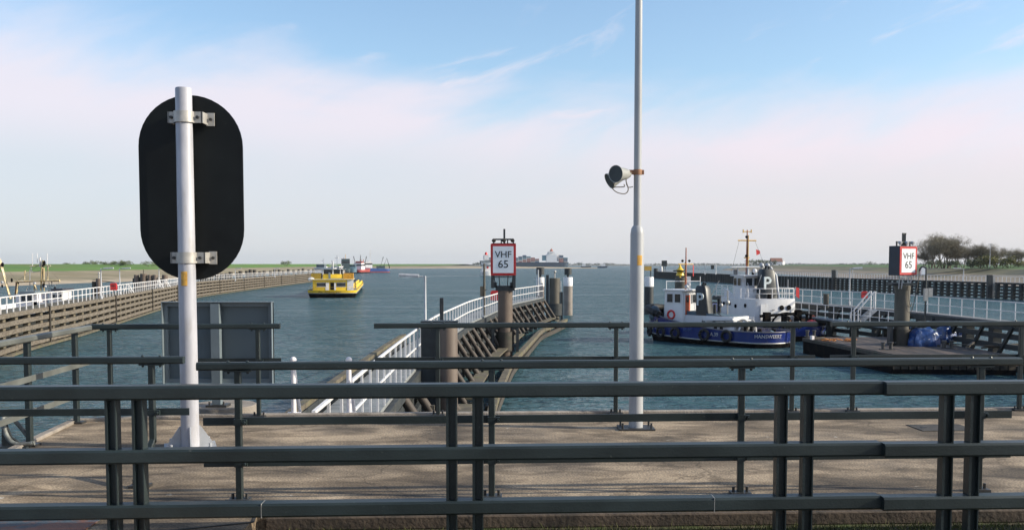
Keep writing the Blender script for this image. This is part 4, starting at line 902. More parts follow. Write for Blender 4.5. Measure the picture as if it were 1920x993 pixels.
for k in range(6): mb.box((.35+k*.2, .4, .05+k*.17), (.22, .78, .03))
mb.obj('tread', m_galv, st)

# ---- pontoon with winches
t = thing('work_pontoon', 'black flat work pontoon with weathered plank deck moored at right', 'pontoon')
PZ = -2.95; crn = [(19.4, 65.5), (20.6, 51.4), (27.0, 50.8), (26.2, 65.8)]
crn = [(W(1506, 632, PZ).x, W(1506, 632, PZ).y), (W(1673, 664, PZ).x, W(1673, 664, PZ).y), (26.6, W(1673, 664, PZ).y-.6), (25.6, W(1506, 632, PZ).y+.6)]
MB().ext(crn, (0, 0, WZ-.5), (1, 0, 0), (0, 1, 0), (0, 0, PZ-WZ+.4)).obj('hull', m_hullblack, t, smooth=False)
cc = Vector((sum(q[0] for q in crn)/4, sum(q[1] for q in crn)/4)); ins = [(cc.x+(a-cc.x)*.97, cc.y+(b-cc.y)*.985) for a, b in crn]
MB().ext(ins, (0, 0, PZ-.096), (1, 0, 0), (0, 1, 0), (0, 0, .1)).obj('plank_deck', m_pontoon, t, smooth=False)
mb = MB()
for (a, b), (c, d) in zip(crn, crn[1:]+crn[:1]): mb.beam((a, b, PZ-.14), (c, d, PZ-.14), .12, .2)
mb.obj('rubbing_strake', m_wooddk, t)
mb = MB(); a = Vector((*crn[1], 0)); b = Vector((*crn[2], 0))
for k in range(15):
    q = a.lerp(b, (k+.5)/15); mb.box((q.x, q.y-.04, PZ-.5), (.36, .06, .55))
mb.obj('side_rib', mat('mossy_steel', (0.03, .026, .02), .85, var=.4, scale=2, col2=(.16, .12, .075), m2=.8, s2=.5, t2=(.52, .7)), t)
def bitts(px, py, label, s=1.0, y=None, z=PZ):
    b = W(px, py, z); t = thing('double_bollard', label, 'bollard', b, 0, 'small double bollards on the pontoon')
    for dx in (-.22, .22):
        MB().lathe((dx*s, 0, 0), (0, 0, 1), [(0, .10*s), (.36*s, .10*s), (.37*s, .14*s), (.43*s, .14*s)], 14).obj('bollard_head', m_galv if s < 0 else mat('worn_bollard', (.09, .085, .08), .45, .3, var=.4, scale=8), t)
    MB().box((0, 0, .02), (.8*s, .35*s, .04)).obj('base_plate', m_bolt, t)
bitts(1663, 655, 'double bollard near the front corner of the pontoon, left of the blue tarps')
bitts(1520, 631, 'double bollard at the far left corner of the pontoon beside the tug')
bitts(1777, 652, 'double bollard on the front edge of the pontoon below the right blue tarp')
bitts(1640, 617, 'low double bollard on the rear edge of the pontoon', .7)
from mathutils import noise as NZ
def tarp(px, py, sx_, sy_, sz_, label, seed, rz=0):
    b = W(px, py, PZ); sx_, sy_, sz_ = sx_*.88, sy_*.88, sz_*.92; mb = MB(); n, m_ = 34, 16; vs = []; fs = []
    for j in range(m_+1):
        for i in range(n):
            a = 2*math.pi*i/n; v = j/m_; z = sz_*(1-v**2.2*.999); rr = (math.sin(v*math.pi/2)**.55)
            ca, sa = math.cos(a), math.sin(a); q = Vector((sx_*rr*math.copysign(abs(ca)**.7, ca), sy_*rr*math.copysign(abs(sa)**.7, sa), z))
            fo = NZ.noise(Vector((ca*2.3, sa*2.3, seed+v*1.5)))*.26*(0.25+v)+abs(NZ.noise(Vector((ca*5, sa*5, seed+v*3))))*.34*v
            q.x *= 1+fo; q.y *= 1+fo; q.z += NZ.noise(q*2.6+Vector((seed, 0, 0)))*.14*(1-v)+NZ.noise(q*5+Vector((seed, 0, 0)))*.12*(1-v); vs.append(q)
    for j in range(m_):
        for i in range(n): fs.append((j*n+i, j*n+(i+1) % n, (j+1)*n+(i+1) % n, (j+1)*n+i))
    fs.append(tuple(range(n))); mb.add(vs, fs)
    t = thing('covered_winch', label, 'winch', b, rz, 'winches under blue tarpaulins on the pontoon')
    c = mb.obj('tarpaulin', m_tarp, t, smooth=True)
    MB().box((0, 0, .05), (sx_*1.7, sy_*2.0, .1)).obj('skid_base', m_bolt, t)
    MB().path([(sx_*1.04*math.cos(a), sy_*1.04*math.sin(a), sz_*.42) for a in [2*math.pi*i/20 for i in range(20)]], .015, 5, closed=True).obj('lashing_rope', m_white, c)
    return t
tarp(1732, 648, .95, .65, 1.10, 'large winch under a crumpled bright blue tarpaulin with lashing rope', 1, .1)
tarp(1702, 645, .40, .55, 1.0, 'narrow upright machine under dark blue tarpaulin, left of the large covered winch', 5)
tarp(1772, 640, .55, .6, 1.08, 'blue wrapped machine right of the large covered winch', 8, .3)
tarp(1795, 638, .30, .5, .85, 'slim blue wrapped machine at the right end of the row of tarpaulins', 11)
t = thing('rope_heap', 'heap of orange and tan rope on the left edge of the pontoon', 'rope', W(1570, 640, PZ))
mb = MB(); rg = random.Random(4)
for k in range(7):
    c = Vector((rg.uniform(-.8, .9), rg.uniform(-.2, .25), .05)); pts = [c+Vector((math.cos(a)*.3*rg.uniform(.6, 1.2), math.sin(a)*.16*rg.uniform(.6, 1.2), rg.uniform(0, .14))) for a in [i*.7 for i in range(10)]]
    mb.path(smoothpath(pts, 3), .03, 6)
mb.obj('coiled_rope', m_rope, t)
t = thing('scrap_timber', 'pale lumps of timber lying near the far left corner of the pontoon', 'timber', W(1536, 636, PZ)); MB().beam((-.3, 0, .06), (.4, .1, .1), .12, .12).beam((.1, -.2, .05), (.9, -.1, .06), .14, .1).obj('offcut', m_wood, t); MB().box((-.45, 0, .12), (.2, .2, .24), .4).obj('stone_block', m_whiter, t)
t = thing('boarding_plank', 'dark plank and spars leaning on the pontoon beneath the jetty at right', 'plank', W(1860, 655, PZ)); MB().beam((-2.2, .2, .3), (1.8, -.3, .12), .25, .06).obj('plank', m_wooddk, t); MB().beam((-.6, .0, .1), (1.5, .1, .3), .1, .1).beam((-1.4, -.1, .2), (-.9, .3, .35), .15, .12).obj('spar', m_wood, t)
t = thing('front_waler', 'floating dark timber fender between pontoon and jetty at right', 'fender', (W(1800, 676, -3.5).x, W(1800, 676, -3.5).y, -3.6)); MB().beam((-1.0, 0, 0), (5.2, .3, .0), .5, .5, .1).obj('log', m_woodg, t); MB().tube((0, -.3, .1), (0, .4, .1), .27).tube((3, -.2, .1), (3, .5, .1), .27).obj('chain_band', m_rust, t)
# ================================================================== VESSELS
def outline(Lh, B, rs, bl, p=.62, n=14):                 # port side from stern centre to bow tip
    o = [(rs*(1-math.cos(a)), B/2*math.sin(a)**.8) for a in [math.pi/2*i/n for i in range(n+1)]]
    o += [(rs+(Lh-bl-rs)*i/5, B/2) for i in range(1, 6)]
    o += [(Lh-bl+bl*math.sin(a), B/2*max(0.0, math.cos(a))**p) for a in [math.pi/2*i/n for i in range(1, n+1)]]
    return o
def hull(parent, o, zf, z0, m, name, fl=(1.0, 1.0), rake=0.0, deck=None, mdeck=None):
    full = o+[(s, -t_) for s, t_ in o[::-1][1:-1]]; n = len(full); Lh = o[-1][0]; cxm = Lh/2; mb = MB(); vs = []
    for k, (f_, lev) in enumerate(((fl[0], 0), ((fl[0]+fl[1])/2, .5), (fl[1], 1))):
        for s, t_ in full:
            z = z0(s)+(zf(s)-z0(s))*lev; vs.append((cxm+(s-cxm)*(1-(1-f_)*.4)+rake*lev*(s/Lh)**3, t_*f_, z))
    fs = [(k*n+i, k*n+(i+1) % n, (k+1)*n+(i+1) % n, (k+1)*n+i) for k in range(2) for i in range(n)]
    mb.add(vs, fs); h = mb.obj(name, m, parent)
    if deck is not None:
        mb = MB(); mb.ext([(cxm+(s-cxm)*.985, t_*fl[1]*.97) for s, t_ in full], (0, 0, deck), (1, 0, 0), (0, 1, 0), (0, 0, -.05)); mb.obj('deck', mdeck or m_deckgrey, parent, smooth=False)
    return h
def wrap_text(parent, s, size, o, l0, z, m, bold=.0, zoff=.03, flf=1.0):
    cum = [0]
    for a, b in zip(o[:-1], o[1:]): cum.append(cum[-1]+math.hypot(b[0]-a[0], b[1]-a[1]))
    def fn(x, y, zz):
        l = min(max(l0-x, 0), cum[-1]-1e-3); i = 0
        while cum[i+1] < l: i += 1
        q = (l-cum[i])/(cum[i+1]-cum[i]); a, b = o[i], o[i+1]; dx, dy = b[0]-a[0], b[1]-a[1]; ll = math.hypot(dx, dy)
        nx, ny = -dy/ll, dx/ll
        return (a[0]+dx*q+nx*zoff, (a[1]+dy*q+ny*zoff)*flf, z+y)
    return text('lettering', s, size, m, parent, fn, 0.004, bold)
def tyres(parent, o, idx, z, r=.34):
    for i in idx:
        s, t_ = o[i]; a, b = o[max(i-1, 0)], o[min(i+1, len(o)-1)]; d = Vector((b[0]-a[0], b[1]-a[1], 0)).normalized(); n_ = Vector((-d.y, d.x, 0))
        c = Vector((s, t_, z))+n_*.16; pts = [c+d*r*math.cos(k)+Vector((0, 0, r*math.sin(k))) for k in [2*math.pi*j/16 for j in range(16)]]
        MB().path(pts, .11, 8, closed=True).obj('tyre_fender', m_rubber, parent)
def house(parent, name, s0, s1, hw, z0, z1, m, taper=1.0, rs=.25, front_r=.5, lean=0.0):
    pr = [(s0, -hw+rs), (s0+rs*.3, -hw+rs*.3), (s0+rs, -hw), (s1-front_r, -hw), (s1-front_r*.3, -hw+front_r*.3), (s1, -hw+front_r)]
    pr += [(s, -t_) for s, t_ in pr[::-1]]; n = len(pr); c = (s0+s1)/2; mb = MB()
    vs = [(s, t_, z0) for s, t_ in pr]+[(c+(s-c)*taper+lean, t_*taper, z1) for s, t_ in pr]
    mb.add(vs, [(i, (i+1) % n, n+(i+1) % n, n+i) for i in range(n)]+[tuple(range(n))[::-1], tuple(range(n, 2*n))]); return mb.obj(name, m, parent)
def win(parent, s, t_, z, ws, hz, nrm, m=m_glass, name='window'):   # flat pane with frame on a face with horizontal normal nrm
    n_ = Vector(nrm).normalized(); u = Vector((0, 0, 1)).cross(n_); c = Vector((s, t_, z))+n_*.012
    f_ = MB().ext([(-ws/2-.05, -hz/2-.05), (ws/2+.05, -hz/2-.05), (ws/2+.05, hz/2+.05), (-ws/2-.05, hz/2+.05)], c, u, (0, 0, 1), n_*.02).obj(name, m_tugwhite, parent, smooth=False)
    MB().ext([(-ws/2, -hz/2), (ws/2, -hz/2), (ws/2, hz/2), (-ws/2, hz/2)], c+n_*.022, u, (0, 0, 1), n_*.008).obj('pane', m, f_, smooth=False)
def porthole(parent, s, t_, z, r, nrm):
    n_ = Vector(nrm).normalized(); MB().lathe(Vector((s, t_, z)), n_, [(0, r*1.25), (.04, r*1.25), (.045, r)], 14).obj('porthole', m_hullblack, parent)
def funnel(parent, s, t_, z0, z1, w0, d0, lean, yaw=0, pm=None):
    # rounded block leaning forward, big letter P on its port side and aft
    cs, sn = math.cos(yaw), math.sin(yaw)
    def ring(z, k):
        x0 = s+lean*(z-z0)/(z1-z0); return [(x0+(a*cs-b*sn)*k, t_+(a*sn+b*cs)*k, z) for a, b in [(d0/2*math.copysign(abs(math.cos(q))**.45, math.cos(q)), w0/2*math.copysign(abs(math.sin(q))**.45, math.sin(q))) for q in [2*math.pi*i/24 for i in range(24)]]]
    vs = ring(z0, 1.12)+ring((z0+z1)/2, 1.0)+ring(z1-.25, .92)+ring(z1, .72); mb = MB()
    mb.add(vs, [(k*24+i, k*24+(i+1) % 24, (k+1)*24+(i+1) % 24, (k+1)*24+i) for k in range(3) for i in range(24)]+[tuple(range(24))[::-1], tuple(range(72, 96))])
    f_ = mb.obj('funnel', m_funnel, parent)
    MB().tube((s+lean*.9, t_+.1, z1-.1), (s+lean*.9-.15, t_+.1, z1+.28), .09).tube((s+lean*.9, t_-.18, z1-.1), (s+lean*.9-.15, t_-.18, z1+.2), .07).obj('exhaust_pipe', m_dkteal, f_)
    return f_
def bollardpair(parent, s, t_, z, h=.5):
    for d in (-.25, .25): MB().lathe((s+d, t_, z), (0, 0, 1), [(0, .11), (h, .11), (h+.02, .16), (h+.1, .16)], 12).obj('bitt', m_hullblack, parent)

# ---- front tug
def vh(stern, bow):
    d = Vector((bow[0]-stern[0], bow[1]-stern[1], 0)); return d.length, math.atan2(d.y, d.x)
st1, bw1 = (19.35, 67.2), (11.3, 75.2); L1, rz1 = vh(st1, bw1); B1 = 4.2
t = thing('tug_boat', 'front blue hulled tug with black tyres, white wheelhouse with red door and black funnel', 'tug boat', (*st1, WZ), rz1, 'blue tugs moored at the jetty')
o1 = outline(L1, B1, 1.7, 5.0)
zf1 = lambda s: 1.12+1.25*max(0, (s-3.0)/(L1-3.0))**1.8
hull(t, o1, zf1, lambda s: .34+.28*max(0, (s-3)/(L1-3))**2, m_hullblue, 'hull', (.985, 1.0), rake=.25, deck=.86)
hull(t, o1, lambda s: .34+.28*max(0, (s-3)/(L1-3))**2, lambda s: -.6, m_hullblack, 'lower_hull', (.86, .985))
def strake(parent, o, zfn, w_, h_, m, fl=1.0, rake=0, Lh=10):
    full = [Vector((s+rake*(s/Lh)**3, t_*fl, zfn(s))) for s, t_ in o]+[Vector((s+rake*(s/Lh)**3, -t_*fl, zfn(s))) for s, t_ in o[::-1][1:-1]]
    MB().path(full, w_, 6, closed=True).obj('rubbing_strake', m, parent)
strake(t, o1, lambda s: .34+.28*max(0, (s-3)/(L1-3))**2, .05, .05, m_clamp)
strake(t, o1, zf1, .045, .05, mat('gunwale', (.16, .15, .17), .5), rake=.25, Lh=L1)
tyres(t, o1, (16, 18, 22, 25, 29), .75, .36)
wrap_text(t, 'HANSWEERT', .34, o1, 1.75, .82, m_white, .006)
wrap_text(t, 'A.39', .36, o1, 6.0, .80, m_white, .006)
wrap_text(t, 'STADT', .24, o1, 8.3, 1.02, mat('faded_blue_paint', (.12, .2, .42), .4), .004)
# bow fender
pb = [Vector((s+.30, tt, zf1(s)+.12)) for s, tt in [(q[0], q[1]) for q in o1[-9:]]+[(q[0], -q[1]) for q in o1[-9:-1][::-1]]]
MB().path(pb, .26, 10).obj('bow_fender', m_rubber, t)
MB().box((L1-.9, 0, 1.9), (.5, .5, .9)).tube((L1-.9, -.5, 2.1), (L1-.9, .5, 2.1), .12).obj('bow_bitt', m_hullblack, t)
mb = MB()
for k in range(5): mb.path(smoothpath([Vector((L1-.6-.2*k, .5+.2*k, 1.9)), Vector((L1-.2-.3*k, 1.0+.2*k, 1.5)), Vector((L1-.3-.45*k, 1.3+.12*k, .9))], 4), .06, 6)
mb.obj('mooring_line', mat('dirty_rope', (.30, .27, .22), .85), t)
hs = 7.9
lower = house(t, 'deckhouse', 3.6, hs+.1, 1.15, .86, 2.05, m_tugwhite, .97, front_r=.1)
MB().ext([(3.9, 2.05), (hs, 2.05), (hs, 2.35), (7.0, 2.32), (5.0, 2.1)], (0, -.9, 0), (1, 0, 0), (0, 0, 1), (0, 1.8, 0)).obj('engine_casing', m_deckgreen, t)
for s_ in (4.4, 5.3, 6.2): porthole(t, s_, 1.13, 1.55, .13, (0, 1, 0))
porthole(t, 3.62, .35, 1.5, .14, (-1, 0, 0))
wh = house(t, 'wheelhouse', hs, 9.9, 1.45, .86, 3.85, m_tugwhite, .93, front_r=.6)
MB().ext([(hs-.25, -1.45), (9.7, -1.45), (10.0, -.9), (10.0, .9), (9.7, 1.45), (hs-.25, 1.45)], (0, 0, 3.85), (1, 0, 0), (0, 1, 0), (0, 0, .09)).obj('wheelhouse_roof', m_tugwhite, t, smooth=False)
for s_ in (8.35, 9.05): win(t, s_, 1.375, 3.30, .5, .62, (0, 1, 0))
dr = MB().box((hs-.005, .78, 2.75), (.05, .62, 1.55)).obj('door', m_orange, t, smooth=False)
MB().box((hs-.04, .78, 3.2), (.02, .34, .42)).obj('door_window', m_glass, dr, smooth=False)
MB().box((hs-.0, .42, 2.8), (.08, .09, 1.75)).box((hs-.0, 1.14, 2.8), (.08, .09, 1.75)).box((hs, .78, 3.6), (.08, .8, .12)).obj('door_frame', m_tugwhite, t, smooth=False)
win(t, hs+.02, -.45, 3.25, 1.15, .6, (-1, 0, 0))
MB().path([Vector((8.9+.30*math.cos(a), 1.44, 2.05+.30*math.sin(a))) for a in [2*math.pi*i/16 for i in range(16)]], .075, 8, closed=True).obj('lifebuoy', m_red, t)
fn = funnel(t, 6.55, .42, 2.0, 4.25, .95, 1.05, .25)
def flat_text(parent, s, size, o, u, m, bold=.01, depth=.02):
    o = Vector(o); u = Vector(u); n_ = u.cross(Vector((0, 0, 1)))
    return text('lettering', s, size, m, parent, lambda x, y, z: o+u*x+Vector((0, 0, y))+n_*(z), depth, bold)
m_letter = mat('letter_grey_white', (.55, .60, .60), .5)
flat_text(fn, 'P', 1.3, (6.7, .93, 3.2), (-1, 0, 0), m_letter, .018, .03)
# mast and gear
mz = 3.9; mx_ = 8.6
MB().tube((mx_, 0, mz), (mx_, 0, 7.1), .075, .04, n=8).obj('mast', m_redbrown, t)
MB().tube((mx_+.06, 0, mz), (mx_+.06, 0, 6.0), .04, n=6).obj('mast_stay', m_ochre, t)
ya_ = MB().tube((mx_, -1.0, 5.85), (mx_, 1.0, 5.85), .03, n=6).obj('yard', m_ochre, t)
for q in (-.45, .45): MB().ball((mx_, q, 6.1), .10).obj('navigation_lamp', m_hullblack, t)
MB().ext([(0, 0), (.28, -.1), (.24, -.9), (.05, -.85)], (mx_, -.95, 5.8), (0, -.4, 0), (0, 0, 1), (.015, 0, 0)).obj('pennant', m_signred, t)
MB().tube((hs+.2, -1.2, 3.95), (hs+.2, -1.2, 4.9), .03, n=6).tube((hs+.2, -1.2, 4.55), (9.6, 1.1, 4.55), .03, n=6).tube((9.6, 1.1, 3.9), (9.6, 1.1, 4.6), .03).obj('antenna_frame', m_white, t)
MB().lathe((8.2, .2, 3.95), (0, 0, 1), [(0, .06), (.25, .06), (.3, .16), (.42, .16), (.5, .05)], 12).ball((8.0, .75, 4.15), .16).obj('searchlight', m_galv, t)
MB().tube((7.5, -.7, 2.3), (6.4, -1.2, 4.6), .03, n=6).tube((5.4, -.8, 2.0), (5.4, -.8, 3.9), .05, n=6).ball((5.4, -.8, 3.0), .18).ball((5.7, -.4, 2.8), .15).obj('deck_gear', m_clamp, t)
# aft deck: towing bow, winch, ladder heap
bollardpair(t, 2.6, .9, .86, .75); bollardpair(t, 4.7, 1.5, .86, .6)
MB().path([Vector((3.2, 1.2*math.cos(a), .86+.95*math.sin(a))) for a in [math.pi*i/10 for i in range(11)]], .07, 8).obj('towing_bow', m_tugwhite, t)
MB().lathe((3.3, -.5, 1.4), (0, 1, 0), [(0, .5), (.06, .5), (.07, .3), (.9, .3), (.91, .5), (1.0, .5)], 18).obj('towing_winch', m_clamp, t)
mb = MB()
for k in range(4): mb.path([Vector((3.4+.0*k, .55+.09*k, 1.3))+Vector((.42*math.cos(a), 0, .42*math.sin(a))) for a in [2*math.pi*i/14 for i in range(14)]], .045, 5, closed=True)
mb.obj('rope_coil', mat('rope_tan', (.40, .33, .24), .85), t)
MB().beam((2.8, .0, 1.25), (4.6, 1.4, 1.6), .5, .22).beam((3.6, 1.2, 1.9), (6.0, 1.35, 1.75), .35, .12).obj('white_locker', m_tugwhite, t)

rg = random.Random(31)
for k, (s_, y_) in enumerate(((1.2, .2), (1.7, -.9), (2.3, -.2), (4.3, -1.4), (5.2, 1.55), (5.9, 1.5), (7.2, 1.6), (10.1, 1.2), (10.5, .2), (10.6, -.9))):
    h_ = rg.uniform(.25, .8); MB().beam((s_, y_, .86), (s_+rg.uniform(-.15, .15), y_, .86+h_+(.5 if s_ > 9 else 0)), rg.uniform(.15, .4), rg.uniform(.15, .35), .03).obj('deck_fitting', m_hullblack if k % 3 else m_deckgreen, t)
mb = MB()
for k in range(6): s_ = 3.8+k*.75; mb.tube((s_, -1.85, .86), (s_, -1.85, 1.9), .022, n=5)
mb.tube((3.8, -1.85, 1.9), (7.6, -1.85, 1.9), .022, n=5).tube((3.8, -1.85, 1.4), (7.6, -1.85, 1.4), .018, n=5); mb.obj('deck_railing', m_white, t)
MB().ball((10.9, .8, 2.2), .42, (.9, 1.0, 1.1)).ball((10.6, 1.35, 1.9), .36, (1.1, .8, 1)).obj('tarpaulin_bundle', m_deckgreen, t)
MB().path([(5.2, .9, 2.35), (4.2, .95, 1.6), (3.3, .9, 1.35)], .06, 6).tube((6.0, -.6, 2.2), (6.0, -.6, 3.3), .14).tube((5.6, .6, 2.2), (5.6, .6, 2.9), .12).obj('engine_vent', m_funnel, t)

# ---- rear tug
st2, bw2 = (22.5, 72.6), (18.7, 86.3); L2, rz2 = vh(st2, bw2); B2 = 4.8
t = thing('tug_boat', 'larger white and blue tug behind, with tall ochre mast, round windows and black funnel', 'tug boat', (*st2, WZ), rz2, 'blue tugs moored at the jetty')
o2 = outline(L2, B2, 2.0, 5.5)
zf2 = lambda s: 1.2+1.2*max(0, (s-4)/(L2-4))**1.8
hull(t, o2, zf2, lambda s: .4, m_hullblue, 'hull', (.98, 1.0), rake=.3, deck=1.0)
hull(t, o2, lambda s: .4, lambda s: -.6, m_hullblack, 'lower_hull', (.86, .98))
tyres(t, o2, (6, 10, 13), .8, .36)
strake(t, o2, zf2, .05, .05, m_hullblack, rake=.3, Lh=L2)
MB().path([Vector((3.2, 1.3*math.cos(a), 1.0+1.0*math.sin(a))) for a in [math.pi*i/10 for i in range(11)]], .08, 8).obj('towing_bow', m_hullblack, t)
s0, s1 = 4.6, 11.3
dh = house(t, 'deckhouse', s0, s1, 2.05, 1.0, 3.05, m_tugwhite, .98, rs=.7, front_r=1.2)
MB().ext([(s1-.3, 3.0), (s1-2.6, 3.0), (s1-1.6, 3.35), (s1-.6, 3.75), (s1-.2, 3.8)], (0, 1.2, 0), (1, 0, 0), (0, 0, 1), (0, .1, 0)).obj('bulwark_wing', m_tugwhite, t)
for y_ in (-1.0, -.35): porthole(t, s0+.02, y_-.1, 2.35, .16, (-1, 0, 0))
for s_ in (8.6, 9.1, 9.6, 10.1): porthole(t, s_, 2.04, 2.55, .11, (0, 1, 0))
for s_, z_ in ((7.6, 2.4), (6.0, 2.5)): porthole(t, s_, 2.04, z_, .13, (0, 1, 0))
dr = MB().box((s0-.01, 1.15, 1.9), (.04, .62, 1.5)).obj('door', m_tugwhite, t, smooth=False); MB().box((s0-.04, .92, 1.9), (.03, .05, .2)).obj('door_handle', m_bolt, dr)
mb = MB()
for z_ in (1.5, 1.85, 2.2): mb.box((s0-.03, .3, z_), (.03, .22, .05))
mb.obj('step_rung', m_bolt, t)
stand = smoothpath([Vector((11.2, 1.95, 0)), Vector((8, 2.0, 0)), Vector((5.6, 1.95, 0)), Vector((4.75, 1.4, 0)), Vector((4.7, 0, 0)), Vector((4.75, -1.4, 0)), Vector((5.6, -1.95, 0)), Vector((8, -2.0, 0))], 4)
stand_rail(t, stand, 3.05, .85, 1.1, th=.05)
wl = house(t, 'wheelhouse_base', 7.4, 10.2, 1.3, 3.05, 3.85, m_tugwhite, .97, rs=.3, front_r=.8)
wh = house(t, 'wheelhouse', 8.0, 10.1, 1.2, 3.85, 4.85, m_tugwhite, 1.0, rs=.35, front_r=.8, lean=.05)
MB().ext([(7.7, -1.25), (9.9, -1.35), (10.35, -.8), (10.35, .8), (9.9, 1.35), (7.7, 1.25)], (0, 0, 4.85), (1, 0, 0), (0, 1, 0), (0, 0, .09)).obj('wheelhouse_roof', m_tugwhite, t, smooth=False)
for s_ in (8.5, 9.2): win(t, s_, 1.2, 4.38, .5, .62, (0, 1, 0))
for y_ in (.62, -.15): win(t, 8.0, y_, 4.38, .58, .62, (-1, 0, 0))
MB().path([(7.55, 1.0, 3.1), (7.3, 1.0, 3.9), (7.55, 1.0, 4.3)], .03, 5).path([(7.55, .5, 3.1), (7.3, .5, 3.9), (7.55, .5, 4.3)], .03, 5).obj('handrail', m_galv, t)
fn = funnel(t, 6.9, -.45, 3.05, 5.45, 1.35, 1.2, .2)
flat_text(fn, 'P', 1.45, (6.28, -.08, 4.25), (0, -1, 0), m_letter, .018, .05)
MB().tube((6.4, -1.25, 3.05), (6.7, -1.15, 4.9), .09).tube((6.7, -1.15, 4.9), (7.0, -.8, 5.6), .09).obj('funnel_pipe', m_tugwhite, t)
for y_ in (-.2, -.75): MB().ball((7.4, y_, 5.75), .20).tube((7.4, y_, 5.4), (7.4, y_, 5.7), .06).obj('floodlight', m_galv, t)
MB().tube((9.5, 0, 4.9), (9.5, 0, 8.75), .10, .05, n=8).obj('mast', m_redbrown, t)
MB().tube((9.42, -.08, 4.9), (9.42, -.08, 8.3), .04, n=6).obj('mast_ladder', m_ochre, t)
mb = MB(); mb.tube((9.5, -.85, 7.85), (9.5, .85, 7.85), .06, n=6).tube((9.5, -.4, 8.6), (9.5, .4, 8.6), .04).tube((9.5, -.38, 8.5), (9.5, -.38, 8.78), .05).tube((9.5, .38, 8.5), (9.5, .38, 8.78), .05).tube((9.5, -.25, 6.4), (9.5, .25, 6.4), .05); mb.obj('yard', m_ochre, t)
for z_ in (8.15, 6.55): MB().ball((9.38, .12, z_), .12).obj('navigation_lamp', m_hullblack, t)
MB().tube((9.5, .75, 7.8), (9.9, 1.3, 4.9), .012, n=4).tube((9.5, -.75, 7.8), (8.0, -1.2, 4.9), .012, n=4).obj('stay_wire', m_cable, t)
MB().ext([(0, 0), (.35, -.1), (.40, -.35), (.05, -.5)], (9.3, -.75, 7.1), (0, -1, 0), (0, 0, 1), (.015, 0, 0)).obj('pennant', m_signred, t)
MB().box((9.3, .0, 5.62), (.30, 3.0, .09), R(-8)).obj('radar_bar', m_white, t)
MB().tube((9.3, .0, 4.9), (9.3, 0, 5.6), .10).tube((9.6, .8, 4.9), (9.6, .8, 5.6), .05).tube((9.9, 1.0, 4.9), (9.9, 1.0, 5.8), .04).obj('radar_post', m_galv, t)
MB().ball((8.6, -.25, 5.28), .2).tube((8.6, -.25, 4.9), (8.6, -.25, 5.2), .05).obj('radar_dome', m_white, t)
MB().tube((5.2, -1.9, 3.0), (5.0, -1.9, 4.0), .03).obj('flagstaff', m_white, t)
MB().ext([(0, 0), (.0, -.75), (.3, -.95), (.28, -.1)], (4.95, -1.95, 4.0), (0, -1, 0), (0, 0, 1), (.015, 0, 0)).obj('ensign', m_signred, t)
bollardpair(t, 2.0, .9, 1.0, .9); bollardpair(t, 1.6, -1.0, 1.0, .9)
MB().beam((3.9, 1.9, 1.75), (3.7, -1.9, 1.95), .16, .22).box((3.9, 1.3, 1.5), (.4, .5, 1.1)).box((3.6, -1.3, 1.6), (.4, .45, 1.2)).obj('towing_beam', m_hullblack, t)
MB().ball((1.0, -.9, 1.35), .45, (1.2, .8, .5)).ball((.9, .2, 1.25), .35, (1, 1.2, .5)).obj('red_hose_pile', mat('hose_red', (.55, .03, .04), .5, var=.3, scale=5, bump=1, bs=12), t)
MB().ball((2.6, -1.9, 1.6), .35, (1, 1, .8)).obj('orange_buoy', mat('buoy_orange', (.45, .10, .04), .6, var=.4, scale=6), t)

rg = random.Random(77)
for k in range(9):
    s_, y_ = rg.uniform(1.0, 4.2), rg.uniform(-1.7, 1.7); MB().beam((s_, y_, 1.0), (s_, y_, 1.0+rg.uniform(.3, .9)), rg.uniform(.15, .5), rg.uniform(.15, .4), .03).obj('deck_fitting', m_hullblack if k % 4 else m_rust, t)
for k, (s_, y_) in enumerate(((8.2, -1.0), (9.8, .9), (9.9, -.9), (5.5, 1.2), (5.6, .1))): MB().beam((s_, y_, 3.05 if s_ < 8 else 4.93), (s_, y_, (3.05 if s_ < 8 else 4.93)+.45), .3, .25, .04).obj('roof_locker', m_deckgrey if k % 2 else m_hullblack, t)
MB().path([(5.0, 1.6, 3.9), (4.6, 1.6, 4.5), (4.5, 1.5, 5.0)], .025, 5).tube((5.3, -1.4, 3.05), (5.3, -1.4, 4.6), .03).tube((7.0, 1.5, 3.05), (6.6, 1.5, 4.1), .03).obj('boat_davit', m_galv, t)

# ---- yellow barge under way
stb = W(622, 558.5, WZ); hb = Vector((-.135, .99, 0)).normalized()
LB = 76.0; BB = (P(668, 558, stb.y).x-P(577, 558, stb.y).x)
t = thing('cargo_barge', 'bright yellow inland barge with white doors heading away across the basin', 'barge', (stb.x, stb.y, WZ), math.atan2(hb.y, hb.x))
ob = outline(LB, BB, 1.6, 8.0, .5)
zfb = lambda s: 2.0+.9*max(0, (s-60)/16)**2
hull(t, ob, lambda s: zfb(s)*.55+.12, lambda s: -.6, m_hullblack, 'lower_hull', (.9, .985))
hull(t, ob, zfb, lambda s: zfb(s)*.55+.12, m_yellow, 'hull', (.985, 1.0), deck=1.85, mdeck=m_deckgrey)
strake(t, ob, lambda s: zfb(s)*.55+.12, .10, .1, m_panelf)
wb = BB/2
hz1 = 1.85
house(t, 'aft_cabin', 1.9, 12.5, wb-.85, hz1, 4.75, m_yellow, 1.0, rs=.15, front_r=.2)
MB().box((7.2, 0, 4.82), (11.4, BB-1.1, .14)).obj('cabin_roof', mat('pale_yellow', (.70, .62, .35), .5), t, smooth=False)
sb = 1.9
def aft(name, y_, z_, w_, h_, m, parent=t, d=.05): return MB().box((sb-.03, y_, z_), (d, w_, h_)).obj(name, m, parent, smooth=False)
